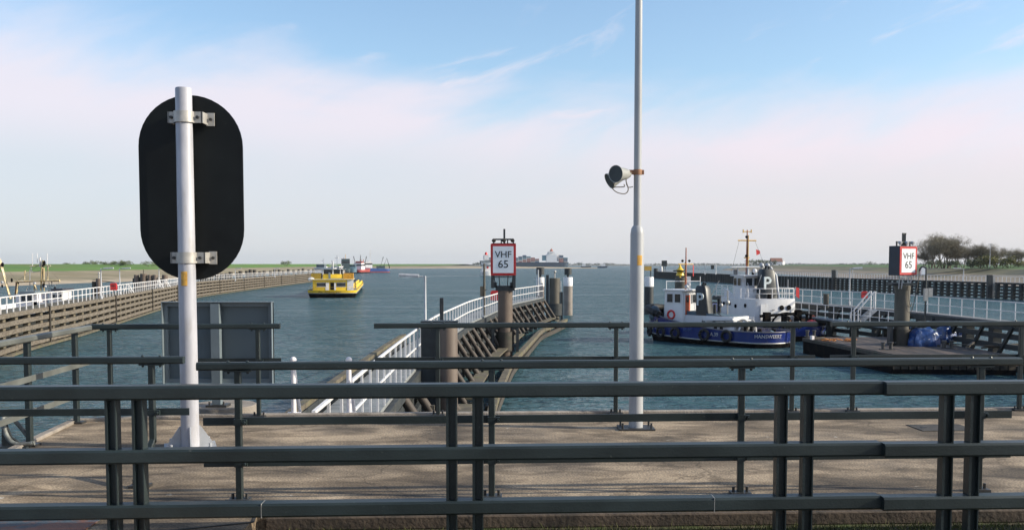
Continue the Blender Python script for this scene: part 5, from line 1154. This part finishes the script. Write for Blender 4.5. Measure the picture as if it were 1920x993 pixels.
for y_ in (1.85, -1.55):
    f_ = aft('window', y_, 3.45, 1.55, 1.05, m_glass); MB().box((sb-.06, y_, 3.98), (.05, 1.7, .08)).box((sb-.06, y_, 2.92), (.05, 1.7, .08)).obj('window_frame', m_whiter, f_)
aft('door', .0, 3.05, .62, 1.9, m_hullblack); aft('white_door', .85, 3.0, .62, 1.95, m_white); aft('white_door', -.5, 3.0, .30, 1.95, m_white)
aft('white_panel', -3.15, 3.3, 1.1, 2.75, m_white, d=.08)
MB().lathe((2.3, 3.6, 4.9), (-1, 0, 0), [(0, .1), (.05, .5), (.10, .55), (.12, .5)], 16).obj('satellite_dish', m_white, t)
# upper deckhouse
house(t, 'wheelhouse', 4.2, 8.6, 1.75, 4.88, 6.2, m_yellow, 1.0, rs=.15, front_r=.3)
MB().box((6.4, -.1, 6.82), (4.2, 3.5, 1.22)).obj('wheelhouse_windows', m_glass, t, smooth=False)
mb = MB()
for y_ in (-1.85, -1.35, -.1, .0, 1.65): mb.box((4.25, y_, 6.82), (.14, .16, 1.24))
for y_ in (-1.9, 1.7): mb.box((8.5, y_, 6.82), (.14, .16, 1.24))
mb.obj('window_mullion', m_white, t, smooth=False)
MB().box((6.4, -.1, 7.5), (5.0, 4.2, .14)).obj('wheelhouse_roof', m_panelf, t, smooth=False)
MB().box((4.1, .55, 5.8), (.1, .35, 1.7)).box((4.1, -.65, 5.0), (.12, 2.0, .16)).obj('wheelhouse_panel', m_panelf, t, smooth=False)
for y_ in (2.9, -2.75): MB().box((5.6, y_, 5.65), (3.0, 1.7, 1.55)).obj('side_canopy', mat('canvas_olive', (.28, .19, .02), .8, var=.3) if y_ > 0 else mat('canvas_amber', (.48, .24, .02), .8, var=.3), t, smooth=False)
MB().tube((6, 0, 7.6), (6, 0, 9.8), .08).tube((6, -.7, 8.6), (6, .7, 8.6), .06).tube((7.5, -1.4, 7.6), (7.5, -1.4, 8.8), .05).ball((5.6, 1.2, 8.0), .25).obj('mast', m_white, t)
MB().box((40, 0, 2.55), (52, BB-1.9, 1.4)).obj('hatch_coaming', m_yellow, t, smooth=False)
MB().box((40, 0, 3.35), (50, BB-2.3, .22)).obj('hatch_cover', m_dkteal, t, smooth=False)
MB().beam((15.5, -(wb-.6), 2.3), (16.5, -(wb-.6), 4.6), .2, .2).box((15.2, 0, 3.2), (1.5, 5.5, 2.2)).obj('deck_store', m_dkteal, t, smooth=False)
mb = MB()
for k in range(30):
    for s_ in (-1, 1): mb.tube((14+k*1.9, s_*(wb-.3), 1.9), (14+k*1.9, s_*(wb-.3), 2.9), .05, n=5)
for s_ in (-1, 1): mb.tube((13.5, s_*(wb-.3), 2.9), (70, s_*(wb-.3), 2.9), .05, n=5)
mb.obj('side_railing', m_yellow, t)
mb = MB(); mb.path([Vector((s+.25, y_*.96, 2.75)) for s, y_ in ob[:14]]+[], .04, 5).path([Vector((s+.25, -y_*.96, 2.75)) for s, y_ in ob[:14]], .04, 5); mb.obj('stern_railing', m_yellow, t)
text('lettering', 'Pia  Antwerpen', .62, mat('name_brown', (.20, .10, .02), .5), t, lambda x, y, z: (1.6*(1-math.sqrt(max(0, 1-((-x)/wb)**2)))-.10, -x+.3, 1.55+y), .01, .01)
t.scale = (1, 1, .66)
# foam behind the barge
def foam(name, path, w0, w1, dens):
    m = bpy.data.materials.new('wake_foam'); m.use_nodes = True; n = m.node_tree.nodes; l = m.node_tree.links; b = n['Principled BSDF']; b.inputs['Base Color'].default_value = (.62, .66, .66, 1); b.inputs['Roughness'].default_value = .6
    co = n.new('ShaderNodeTexCoord'); z = n.new('ShaderNodeTexNoise'); z.inputs['Scale'].default_value = .9; z.inputs['Detail'].default_value = 8; z.inputs['Roughness'].default_value = .7; l.new(co.outputs['Object'], z.inputs[0])
    r = n.new('ShaderNodeValToRGB'); l.new(z.outputs[0], r.inputs[0]); r.color_ramp.elements[0].position = dens; r.color_ramp.elements[1].position = dens+.16; r.color_ramp.elements[0].color = (0, 0, 0, 1); r.color_ramp.elements[1].color = (.6, .6, .6, 1)
    l.new(r.outputs[0], b.inputs['Alpha']); mb = MB(); n_ = len(path); vs = []
    for i, p in enumerate(path):
        d = path[min(i+1, n_-1)]-path[max(i-1, 0)]; d.normalize(); w_ = (w0+(w1-w0)*i/(n_-1))/2; vs += [(p.x-d.y*w_, p.y+d.x*w_, WZ+.05), (p.x+d.y*w_, p.y-d.x*w_, WZ+.05)]
    mb.add(vs, [(2*i, 2*i+1, 2*i+3, 2*i+2) for i in range(n_-1)]); o = mb.obj(name, m); o['kind'] = 'stuff'
foam('wake_foam', smoothpath([Vector((stb.x+.3, stb.y+.5, 0)), Vector((stb.x+1.2, stb.y-4, 0)), Vector((stb.x+2.5, stb.y-10, 0)), Vector((stb.x+4, stb.y-20, 0))], 5), 6, 8, .54)
foam('wake_foam', smoothpath([W(752, 521, WZ), W(800, 518.5, WZ), W(860, 517, WZ), W(915, 516.5, WZ)], 5), 3, 7, .40)

m_fo = mat('pale_ochre_spar', (.58, .46, .26), .55, var=.2, col2=(.6, .55, .45), m2=.7, s2=1.5)
# ---- fishing boat behind the left jetty
fx = P(85, 560, 84); t = thing('fishing_boat', 'small fishing boat with ochre masts and white wheelhouse behind the left jetty railing', 'fishing boat', (-41.8, 76, WZ), R(105))
of = outline(15, 4.4, 1.2, 5.0); hull(t, of, lambda s: 1.3+.9*(s/15)**2, lambda s: -.5, m_whiter, 'hull', (.9, 1.0), deck=1.0, mdeck=m_deckgrey)
def fpx(px, py, y=84.0): q = P(px, py, y); v = Vector((q.x+41.8, q.y-76, q.z-WZ)); a = -R(105); return Vector((v.x*math.cos(a)-v.y*math.sin(a), v.x*math.sin(a)+v.y*math.cos(a), v.z))
def fb3(name, x0, x1, y0, y1, yy, m, d=1.6):
    a = fpx(x0, y1, yy); b = fpx(x1, y0, yy); n_ = Vector((math.cos(-R(105)), math.sin(-R(105)), 0)); dd = Vector((-math.sin(-R(105)), math.cos(-R(105)), 0))
    w_ = (P(x1, 500, yy).x-P(x0, 500, yy).x); h_ = b.z-a.z
    return MB().ext([(0, 0), (w_, 0), (w_, h_), (0, h_)], a, n_, (0, 0, 1), dd*d).obj(name, m, t, smooth=False)
fb3('cabin', 30, 70, 551, 580, 82, m_whiter, 2.0); fb3('wheelhouse', 93, 117, 545, 582, 83, m_white, 1.8)
fb3('cabin_roof', 36, 66, 546, 551, 81.6, m_panelf, 2.4)
for x_ in (40, 52): fb3('cabin_window', x_, x_+9, 554, 564, 81.9, m_glass, .08)
for x_ in (99, 105, 112): fb3('wheelhouse_window', x_, x_+3.2, 552, 560, 82.9, m_glass, .08)
fb3('canopy', 96, 117, 541, 545, 82.6, mat('boat_dark_trim', (.04, .04, .05), .6), 2.2)
fb3('bulwark_panel', 60, 85, 566, 582, 82, m_white, .15)
def spar(pts, r, m, name='spar', yy=84): return MB().path([fpx(a, b, yy) for a, b in pts], r, 6).obj(name, m, t)
spar([(30, 528), (112, 526)], .11, m_fo, 'boom'); spar([(75, 572), (79, 500), (81, 488)], .12, m_fo, 'mast'); spar([(84, 572), (82, 502)], .10, m_fo, 'mast')
spar([(30, 560), (34, 526)], .11, m_fo, 'derrick'); spar([(28, 560), (31, 528)], .08, m_redbrown, 'derrick'); spar([(64, 532), (76, 556)], .09, m_fo, 'derrick'); spar([(66, 575), (64, 530)], .08, m_fo, 'derrick'); spar([(46, 524), (47, 507)], .07, m_fo, 'derrick')
spar([(20, 560), (0, 490), (-3, 484)], .13, m_fo, 'outrigger')
for x_, y0_, y1_ in ((61, 475, 500), (70, 475, 492), (88.5, 475, 520)): spar([(x_, y1_), (x_, y0_)], .03, m_white, 'antenna')
spar([(56, 499), (95, 498)], .05, m_fo, 'yard'); spar([(60, 510), (78, 508)], .04, m_galv, 'yard'); spar([(60, 510), (58, 500)], .04, m_galv, 'yard'); spar([(56, 575), (56, 505)], .05, m_galv, 'mast'); spar([(90, 498), (89.5, 525)], .05, m_fo, 'mast'); spar([(75.5, 500), (75, 483)], .09, m_whiter, 'mast_head')
for x_, y_, r_ in ((22, 525, .22), (83, 493, .28), (80, 498, .22), (82, 535, .28), (5, 496, .25), (4, 536, .18), (103, 541, .22), (34, 529, .2)): MB().ball(fpx(x_, y_), r_*.6, (1, .7, 1.4)).obj('block', m_hullblack, t)
for x_, y_ in ((85, 537), (65, 531), (4, 529)): MB().ball(fpx(x_, y_, 83.6), .12).obj('lamp', m_galv, t)
mb = MB()
for a, b in (((81, 490), (112, 526)), ((81, 490), (34, 526)), ((112, 526), (100, 545)), ((88, 520), (96, 545)), ((0, 490), (34, 528))): mb.path([fpx(*a), fpx(*b)], .015, 4)
mb.obj('rigging', m_cable, t)
mb = MB()
for a, b in (((92, 530), (92, 548)), ((97, 528), (98, 545)), ((88, 535), (104, 535)), ((50, 545), (52, 538)), ((86, 545), (118, 543))): mb.path([fpx(*a), fpx(*b)], .05, 5)
mb.obj('guard_rail', m_galv, t)

# ---- far moored boats
def small_boat(px, y, Lh, B, zf_, colh, rz, label, cab, masts, lowc=None, name='moored_boat', cat='boat'):
    b = P(px, 500, y); t = thing(name, label, cat, (b.x, y, WZ), rz, 'boats moored beyond the left jetty')
    o = outline(Lh, B, B*.4, Lh*.3); o = [(s-Lh/2, q) for s, q in o]
    def H(z1, z0, m, nm):
        full = o+[(s, -q) for s, q in o[::-1][1:-1]]; n = len(full); vs = [(s*.95, q*.9, z0(s)) for s, q in full]+[(s, q, z1(s)) for s, q in full]
        MB().add(vs, [(i, (i+1) % n, n+(i+1) % n, n+i) for i in range(n)]+[tuple(range(n, 2*n))]).obj(nm, m, t)
    sh_ = lambda s: zf_+1.2*max(0, s/(Lh/2))**2
    H(sh_, lambda s: .6, colh, 'hull'); H(lambda s: .62, lambda s: -.5, lowc or m_hullblack, 'lower_hull')
    for (s0, s1, hw, z0, z1, m) in cab:
        c = MB().box(((s0+s1)/2, 0, (z0+z1)/2), (s1-s0, hw*2, z1-z0)).obj('cabin', m, t, smooth=False)
        MB().box(((s0+s1)/2, 0, z1-(z1-z0)*.32), ((s1-s0)*1.01, hw*2.02, (z1-z0)*.22)).obj('window_band', m_glass, c, smooth=False)
        MB().box(((s0+s1)/2, 0, z1+.08), ((s1-s0)*1.1, hw*2.1, .14)).obj('cabin_roof', m, c, smooth=False)
    for pts, r, m in masts: MB().path([Vector(p) for p in pts], r, 6).obj('mast', m, t)
    return t
m_boatred = mat('boat_red', (.36, .07, .06), .5); m_boatblue = mat('boat_blue', (.05, .10, .28), .45); m_boatgreen = mat('boat_teal', (.06, .09, .095), .5)
small_boat(678, 640, 24, 7, 2.2, m_boatred, R(80), 'red hulled trawler with dark derricks, left of the blue trawler', [(-8, -1, 2.6, 2.2, 6.5, m_whiter), (-6, -2, 2, 6.5, 7.6, m_boatred)], [([(-3, -3, 5), (-3, -4.5, 11)], .25, m_hullblack), ([(-3, 3, 5), (-3, 4.5, 11)], .25, m_hullblack), ([(-2, -.6, 5), (-2, 0, 12), (-2, .6, 5)], .25, m_hullblack), ([(4, 0, 2), (4, 0, 9)], .2, m_redbrown)])
small_boat(702, 680, 22, 7, 2.6, m_boatblue, R(200), 'blue hulled trawler with red waterline and tall white mast beside the red trawler', [(2, 7, 2.6, 2.8, 7.5, m_white), (-7, -2, 2.6, 2.4, 4.6, m_boatgreen)], [([(3, 0, 7), (3, 0, 16)], .22, m_white), ([(3, -1.8, 13), (3, 1.8, 13)], .2, m_white), ([(-6, 0, 3), (-9, 0, 10), (-11, 0, 3)], .3, m_hullblack), ([(-4, 0, 3), (-6.5, 0, 11)], .28, m_hullblack), ([(8, 1, 4), (10, 0, 9)], .2, m_redbrown)], m_boatred)
small_boat(610, 470, 17, 4.6, 1.6, m_white, R(170), 'white motor vessel moored at the end of the left jetty', [(-5, 5, 1.9, 1.6, 4.0, m_white), (0, 4, 1.6, 4.0, 5.6, m_panelf)], [([(1, 0, 5.5), (1, 0, 8.5)], .1, m_white), ([(1, 0, 7.5), (2.2, 0, 7.4)], .2, m_white)])
small_boat(632, 560, 16, 5, 1.8, m_dkteal, R(150), 'small workboat with white dome mast behind the yellow barge', [(-3, 3, 1.8, 1.8, 4.5, m_whiter)], [([(0, 0, 4.5), (0, 0, 11)], .15, m_white), ([(-1.2, 0, 9.5), (1.2, 0, 9.5)], .3, m_white), ([(3, 0, 3), (4, 0, 8)], .12, m_redbrown)])
small_boat(648, 600, 15, 6, 3.0, m_boatgreen, R(100), 'dark green barge with boxy deckhouse behind the yellow barge wheelhouse', [(-3, 3, 2.6, 3.0, 9.0, m_boatgreen)], [([(3, 0, 3), (5, 0, 12)], .2, m_ochre), ([(4, 2, 3), (5, 1, 10)], .2, m_redbrown)])
small_boat(661, 610, 16, 5, 3.2, mat('boat_slate', (.10, .17, .22), .5), R(95), 'slate blue small boat between the green barge and the red trawler', [(-4, 2, 2.2, 3, 5.4, mat('boat_slate2', (.14, .24, .30), .5))], [([(0, 0, 5), (0, 0, 9)], .12, m_galv)])

# ---- container ship
b = P(983, 495, 2200); t = thing('container_ship', 'huge hazy container ship with coloured boxes and white bridge passing on the estuary', 'container ship', (b.x, 2200, WZ), R(180))
m_csh = mat('ship_hull_navy', (.022, .045, .075), .6); m_csl = mat('ship_white', (.85, .82, .80), .5); LC = 204
oc = outline(LC, 30, 12, 40, .7); oc = [(s-LC/2, q) for s, q in oc]; full = oc+[(s, -q) for s, q in oc[::-1][1:-1]]; n = len(full)
MB().add([(s*.97, q*.9, -2) for s, q in full]+[(s, q, 10+4*max(0, (s-60)/42)**2) for s, q in full], [(i, (i+1) % n, n+(i+1) % n, n+i) for i in range(n)]+[tuple(range(n, 2*n))]).obj('hull', m_csh, t)
cols = [(.30, .10, .08), (.35, .32, .28), (.10, .22, .28), (.42, .22, .18), (.06, .10, .18), (.45, .42, .38), (.25, .07, .07), (.12, .16, .18)]
cm = [mat('container_%s' % nme, c, .7) for nme, c in zip(('rust', 'sand', 'teal', 'salmon', 'navy', 'cream', 'maroon', 'slate'), cols)]
rg = random.Random(12)
for i in range(13):
    s_ = 86-i*9.6
    if s_ < -38: continue
    h_ = (3, 4, 4, 5, 4, 5, 4, 4, 5, 6, 5, 4, 3)[i]
    for k in range(h_):
        MB().box((s_, 0, 10+2.7*k+1.35), (8.8, 27, 2.6)).obj('container_stack', cm[(i*3+k*5) % 8], t, smooth=False)
for i in range(2):
    for k in range(6-2*i): MB().box((-84-i*10, 0, 10+2.7*k+1.35), (9, 27, 2.6)).obj('container_stack', cm[(i+k*3) % 8], t, smooth=False)
br_ = MB().box((-62, 0, 19), (24, 28, 18)).box((-61, 0, 30), (17, 26, 5)).box((-60, 0, 33.5), (12, 34, 3)).obj('bridge_house', m_csl, t, smooth=False)
MB().box((-60, 0, 33.8), (12.2, 30, 1.2)).obj('bridge_windows', m_glass, br_, smooth=False)
MB().box((-76, 0, 20), (8, 10, 16)).obj('funnel', m_csl, t, smooth=False); MB().lathe((-62, 0, 35), (0, 0, 1), [(0, 4), (3, 3.5), (5, .8)], 10).tube((-62, 0, 39), (-62, 0, 42), .8).obj('radar_mast', m_redbrown, t)
MB().box((-45, 0, 20), (8, 27, 12)).obj('deck_store', cm[2], t, smooth=False)
# ---- light tower vessel partly behind the left sign
b = P(911, 495, 505); t = thing('pilot_vessel', 'white vessel with red mast top half hidden behind the left radio sign', 'ship', (b.x, 505, WZ), R(95))
op = outline(26, 5.6, 2, 9); op = [(s-13, q) for s, q in op]; full = op+[(s, -q) for s, q in op[::-1][1:-1]]; n = len(full)
MB().add([(s*.95, q*.85, -1) for s, q in full]+[(s, q, 2.2) for s, q in full], [(i, (i+1) % n, n+(i+1) % n, n+i) for i in range(n)]+[tuple(range(n, 2*n))]).obj('hull', m_white, t)
MB().box((0, 0, 1), (24, 4.9, .5)).obj('rubbing_band', m_dkteal, t, smooth=False)
for z, hw, h_, m in ((2.2, 2.1, 3.0, m_white), (5.6, 2.3, 1.6, m_white), (8.0, 1.2, 2.6, m_white)): MB().box((-2, 0, z+h_/2), (9, hw*2, h_)).obj('deckhouse', m, t, smooth=False)
for z, hw in ((5.3, 2.9), (7.4, 3.1)): MB().box((-2, 0, z), (11, hw*2, .5)).obj('deck_overhang', m_panelf, t, smooth=False)
MB().lathe((-2, 0, 10.6), (0, 0, 1), [(0, .8), (1, .7), (1.6, .2)], 10).ball((-6.6, -.5, 4.2), .6).obj('mast_top', m_red, t)
b = P(1101, 497, 1900)
for px, lab_ in ((1098, 'small white boat far off beyond the sandbank, left one'), (1129, 'small white boat far off beyond the sandbank, near its tip')):
    b = P(px, 497.0, 1500); t = thing('distant_boat', lab_, 'boat', (b.x, 1500, WZ), 0, 'distant white boats beyond the sandbank')
    MB().ext([(-7, .0), (7, 0), (9, 3.0), (-7.5, 2.4)], (0, -1.5, 0), (1, 0, 0), (0, 0, 1), (0, 3, 0)).obj('hull', m_csh, t); MB().box((-3 if px < 1110 else 2, 0, 4.5), (5, 2.6, 3.6)).obj('cabin', m_white, t)
b = P(1277, 517, 96); t = vpile('marked_dolphin', b.x, 96, P(1277, 520, 96).z, .62, m_pileg, 'dark pile with white side and yellow conical mark rising behind the front tug', 'pile')
zz = P(1277, 520, 96).z-WZ
MB().box((.72, 0, zz-1.1), (.42, .5, 2.4)).obj('white_board', m_white, t); MB().lathe((-.1, 0, zz), (0, 0, 1), [(0, .10), (.15, .10), (.2, .42), (.6, .3), (.62, .38), (.8, .36), (.85, .25), (1.1, .10), (1.3, .05)], 12).obj('cone_mark', m_yellow, t)
MB().lathe((-.1, 0, zz+.62), (0, 0, 1), [(0, .68), (.10, .68)], 12).obj('black_ring', m_hullblack, t)
t = thing('floodlight_gantry', 'small white gantry frame on the far right jetty between the tug masts', 'gantry', (P(1322, 520, 290).x, 290, DZ)); MB().path([(0, 0, 0), (0, 0, 3.2), (3.2, 0, 3.3), (3.2, 0, 0)], .18, 6).obj('frame', m_white, t); MB().box((2.2, 0, 2.2), (.9, .6, 1.2)).obj('cabinet', m_dkteal, t)
# ================================================================== TREES, BUSHES, HOUSES
def bare_tree_mesh(h, seed, wide=.42, stems=3, low=.22, n=1900):
    """several rising stems that fork into limbs, and fine twigs spread through an uneven crown volume"""
    rg = random.Random(seed); tr = MB(); tw = MB(); tips = []
    def limb(p, d, l, r, lev):
        q = p
        for i in range(3):
            d = (d+Vector((rg.gauss(0, .10), rg.gauss(0, .10), .05))).normalized(); q2 = q+d*(l/3); tr.tube(q, q2, r*(1-.22*i), r*(1-.22*(i+1)), n=5 if lev < 2 else 3); q = q2
            if lev < 4 and (i > 0 or lev > 0):
                for k in range(2):
                    a = rg.uniform(0, 6.28); a1, b1 = perp(d); t_ = rg.uniform(.35, .75); nd_ = (d*math.cos(t_)+(a1*math.cos(a)+b1*math.sin(a))*math.sin(t_)+Vector((0, 0, .12))).normalized()
                    limb(q, nd_, l*rg.uniform(.52, .7), r*.45, lev+1)
            if lev >= 2: tips.append((q.copy(), d.copy()))
        if lev < 4 and lev > 0: pass
    for s in range(stems):
        a = 6.28*s/stems+rg.uniform(0, 1); lean = rg.uniform(.05, .28)*(stems > 1)
        limb(Vector((math.cos(a)*h*.03, math.sin(a)*h*.03, -.3)), Vector((math.cos(a)*lean, math.sin(a)*lean, 1)).normalized(), h*.50, h*.016, 0)
    for k in range(n):
        p, d = rg.choice(tips)
        for _ in range(1):
            dd = (d+Vector((rg.gauss(0, .5), rg.gauss(0, .5), rg.gauss(.25, .4)))).normalized(); o = p+Vector((rg.gauss(0, .035), rg.gauss(0, .035), rg.gauss(0, .03)))*h; e = o+dd*h*rg.uniform(.03, .08)
            w_ = Vector((rg.gauss(0, 1), rg.gauss(0, 1), rg.gauss(0, 1))).cross(dd).normalized()*h*.0028; tw.add([o-w_, o+w_, e], [(0, 1, 2)])
    return tr, tw
def tree(name, x, y, z, h, seed, label, grp='bare trees behind the right dike', **k):
    tr, tw = bare_tree_mesh(h, seed, **k)
    t = thing(name, label, 'tree', (x, y, z), 0, grp)
    tr.obj('trunk', m_bark, t, smooth=False); tw.obj('crown', m_twig, t, smooth=False); return t
spots = [(1733, 470, 372, 'leftmost bare tree, just right of the sunlit radio sign'), (1745, 447, 365, 'second bare tree from the left in the tall clump'), (1756, 441, 380, 'tall bare tree in the middle of the dense clump'), (1768, 440, 370, 'tallest bare tree of the dense clump'), (1779, 446, 366, 'bare tree on the right edge of the tall clump'),
         (1792, 464, 375, 'lower bare tree right after the tall clump'), (1806, 462, 385, 'low rounded bare tree beside the tall clump'), (1822, 466, 372, 'bare tree in the dip of the treeline'), (1840, 455, 368, 'bare tree with upright crown left of the thin mast'), (1868, 462, 370, 'wide bare tree right of the thin mast'), (1886, 468, 378, 'last tree of the continuous row, rounded'), (1913, 466, 360, 'isolated slender bare tree at the right edge')]
protos = {}
for i, (px, py, y, lb) in enumerate(spots):
    z0 = .6; top = P(px, py, y).z; h = (top-z0)*1.12
    kk = i % 4
    if kk not in protos:
        protos[kk] = tree('bare_tree', P(px, 500, y).x, y, z0, 10.0, 20+kk, lb, stems=(4, 3, 2, 4)[kk], n=(9000, 8000, 4200, 7500)[kk]); o = protos[kk]; 
        zmax = max(v.co.z for c in o.children for v in c.data.vertices); o['h_'] = zmax; o.scale = (h/zmax*1.6, h/zmax*1.6, h/zmax)
    else:
        o = dup(protos[kk], (P(px, 500, y).x, y, z0), random.uniform(0, 6), lb, 'bare trees behind the right dike', None); s_ = h/protos[kk]['h_']; o.scale = (s_*1.6, s_*1.6, s_)
for o in list(COL.objects):
    if 'h_' in o.keys(): del o['h_']
def bush(name, px, y, z, h, rw, seed, m, label, grp, n=500, cat='bush'):
    rg = random.Random(seed); mb = MB(); st = MB()
    lob = [(rg.uniform(-.7, .7)*rw, rg.uniform(-.4, .4)*rw, h*rg.uniform(.35, .75), h*rg.uniform(.25, .42)) for _ in range(9)]
    for i in range(n):
        a, b, c, r = rg.choice(lob); v = Vector((rg.gauss(0, 1), rg.gauss(0, 1), rg.gauss(0, 1))).normalized()*r*rg.random()**.4; p = Vector((a, b, c))+Vector((v.x*1.3, v.y*1.3, v.z)); s_ = h*.06
        mb.add([p+Vector((rg.gauss(0, s_), rg.gauss(0, s_), rg.gauss(0, s_))) for _ in range(3)], [(0, 1, 2)])
    for a, b, c, r in lob[:6]: st.tube((a*.3, b*.3, -.3), (a, b, c), h*.025, h*.01, n=4)
    t = thing(name, label, cat, (P(px, 500, y).x, y, z), 0, grp); mb.obj('foliage', m, t, smooth=False); st.obj('stem', m_bark, t); return t
for i, (px, h, rw, lb) in enumerate(((1830, 3.0, 5.0, 'low dark olive bush left of the yellowish bushes'), (1851, 4.6, 6.0, 'yellow green budding bush under the thin mast'), (1872, 4.2, 6.5, 'yellow green bush right of the thin mast'), (1895, 3.0, 5.0, 'low yellowish bush near the right edge'), (1800, 2.6, 6, 'low olive undergrowth below the dip in the treeline'), (1762, 2.6, 8, 'low brown undergrowth at the foot of the tall clump'), (1915, 2.2, 4, 'low ochre bush at the right edge below the slender tree'))):
    bush('bush', px, 352, .8, h, rw, 60+i, m_leaf if i in (1, 2, 3, 6) else m_leafd, lb, 'bushes behind the right dike', 1300)
bl_ = [(130, 2.6, 6, 'dot like dark bush on the left dike above the boat mast'), (162, 3.4, 5, 'dark conical bush on the left dike'), (182, 4.2, 6, 'round bush on the left dike left of the hedge'), (205, 4.3, 7, 'green bush on the left dike, third in the row'), (222, 5.0, 8, 'highest green bush of the hedge on the left dike'), (238, 4.2, 7, 'green bush at the right end of the hedge on the left dike'), (282, 4.0, 8, 'green bush partly behind the black sign back'), (537, 4.2, 8, 'lone rounded bush on the left dike right of the sign')]
for i, (px, h, rw, lb) in enumerate(bl_):
    y = 480 if px < 300 else 640; bush('bush', px, y, 1.0, h*(1.0 if px < 300 else 1.2)*.62, rw*.62, 80+i, mat('bush_green_pale', (.13, .16, .07), .9, var=.3, scale=.3), lb, 'bushes on the left dike', 700)
# thin mast and far houses
b = P(1857, 457, 300); t = thing('thin_mast', 'thin grey mast with small crossbar rising over the right dike', 'mast', (b.x, 300, 1.0)); MB().tube((0, 0, 0), (0, 0, b.z-1.0), .14, .08, n=6).obj('pole', m_galv, t); MB().tube((-.7, 0, b.z-1.1), (.7, 0, b.z-1.1), .08, n=5).obj('crossbar', m_galv, t)
def farm(px, y, wd, hw_, hr, label, mr, rz=0):
    b = P(px, 497, y); t = thing('farm_house', label, 'house', (b.x, y, .2), rz, 'distant houses behind the right dike')
    MB().box((0, 0, hw_/2), (wd, wd*.7, hw_)).obj('wall', m_whiter, t, smooth=False); MB().ext([(-wd*.38, hw_), (wd*.38, hw_), (0, hw_+hr)], (-wd/2-.3, 0, 0), (0, 1, 0), (0, 0, 1), (wd+.6, 0, 0)).obj('roof', mr, t, smooth=False)
    MB().box((-wd*.2, -wd*.352, hw_*.5), (wd*.15, .1, hw_*.3)).obj('window', m_glass, t); MB().box((wd*.3, 0, hw_+hr*.8), (.8, .8, 1.6)).obj('chimney', m_redbrown, t)
farm(1455, 1300, 15, 5, 5, 'distant farmhouse with brown roof on the right horizon', mat('roof_brown', (.22, .10, .07), .8)); farm(1465, 1310, 8, 6, 3, 'pale distant house right beside the brown roofed farmhouse', m_galv, .5)
for i, px in enumerate((1408, 1420, 1432, 1445, 1632)): bush('bush', px, 1250, .2, 8.0 if i < 4 else 5.5, 9, 120+i, m_leafd, 'dark distant bush on the right horizon, %s' % ['above the rear tug funnel', 'second of the row left of the farmhouse', 'third of the row left of the farmhouse', 'next to the farmhouse', 'lone one left of the sunlit radio sign'][i], 'distant bushes on the right horizon', 350)
# ---- air
hm = bpy.data.materials.new('haze_air'); hm.use_nodes = True; n = hm.node_tree.nodes; l = hm.node_tree.links; n.clear()
pv = n.new('ShaderNodeVolumePrincipled'); pv.inputs['Color'].default_value = (.80, .86, .92, 1); pv.inputs['Density'].default_value = .00006; pv.inputs['Anisotropy'].default_value = .3
ou = n.new('ShaderNodeOutputMaterial'); l.new(pv.outputs[0], ou.inputs['Volume'])
mb = MB(); mb.box((0, 3400, 25), (12400, 7500, 66)); o = mb.obj('haze', hm, smooth=False); o['kind'] = 'stuff'
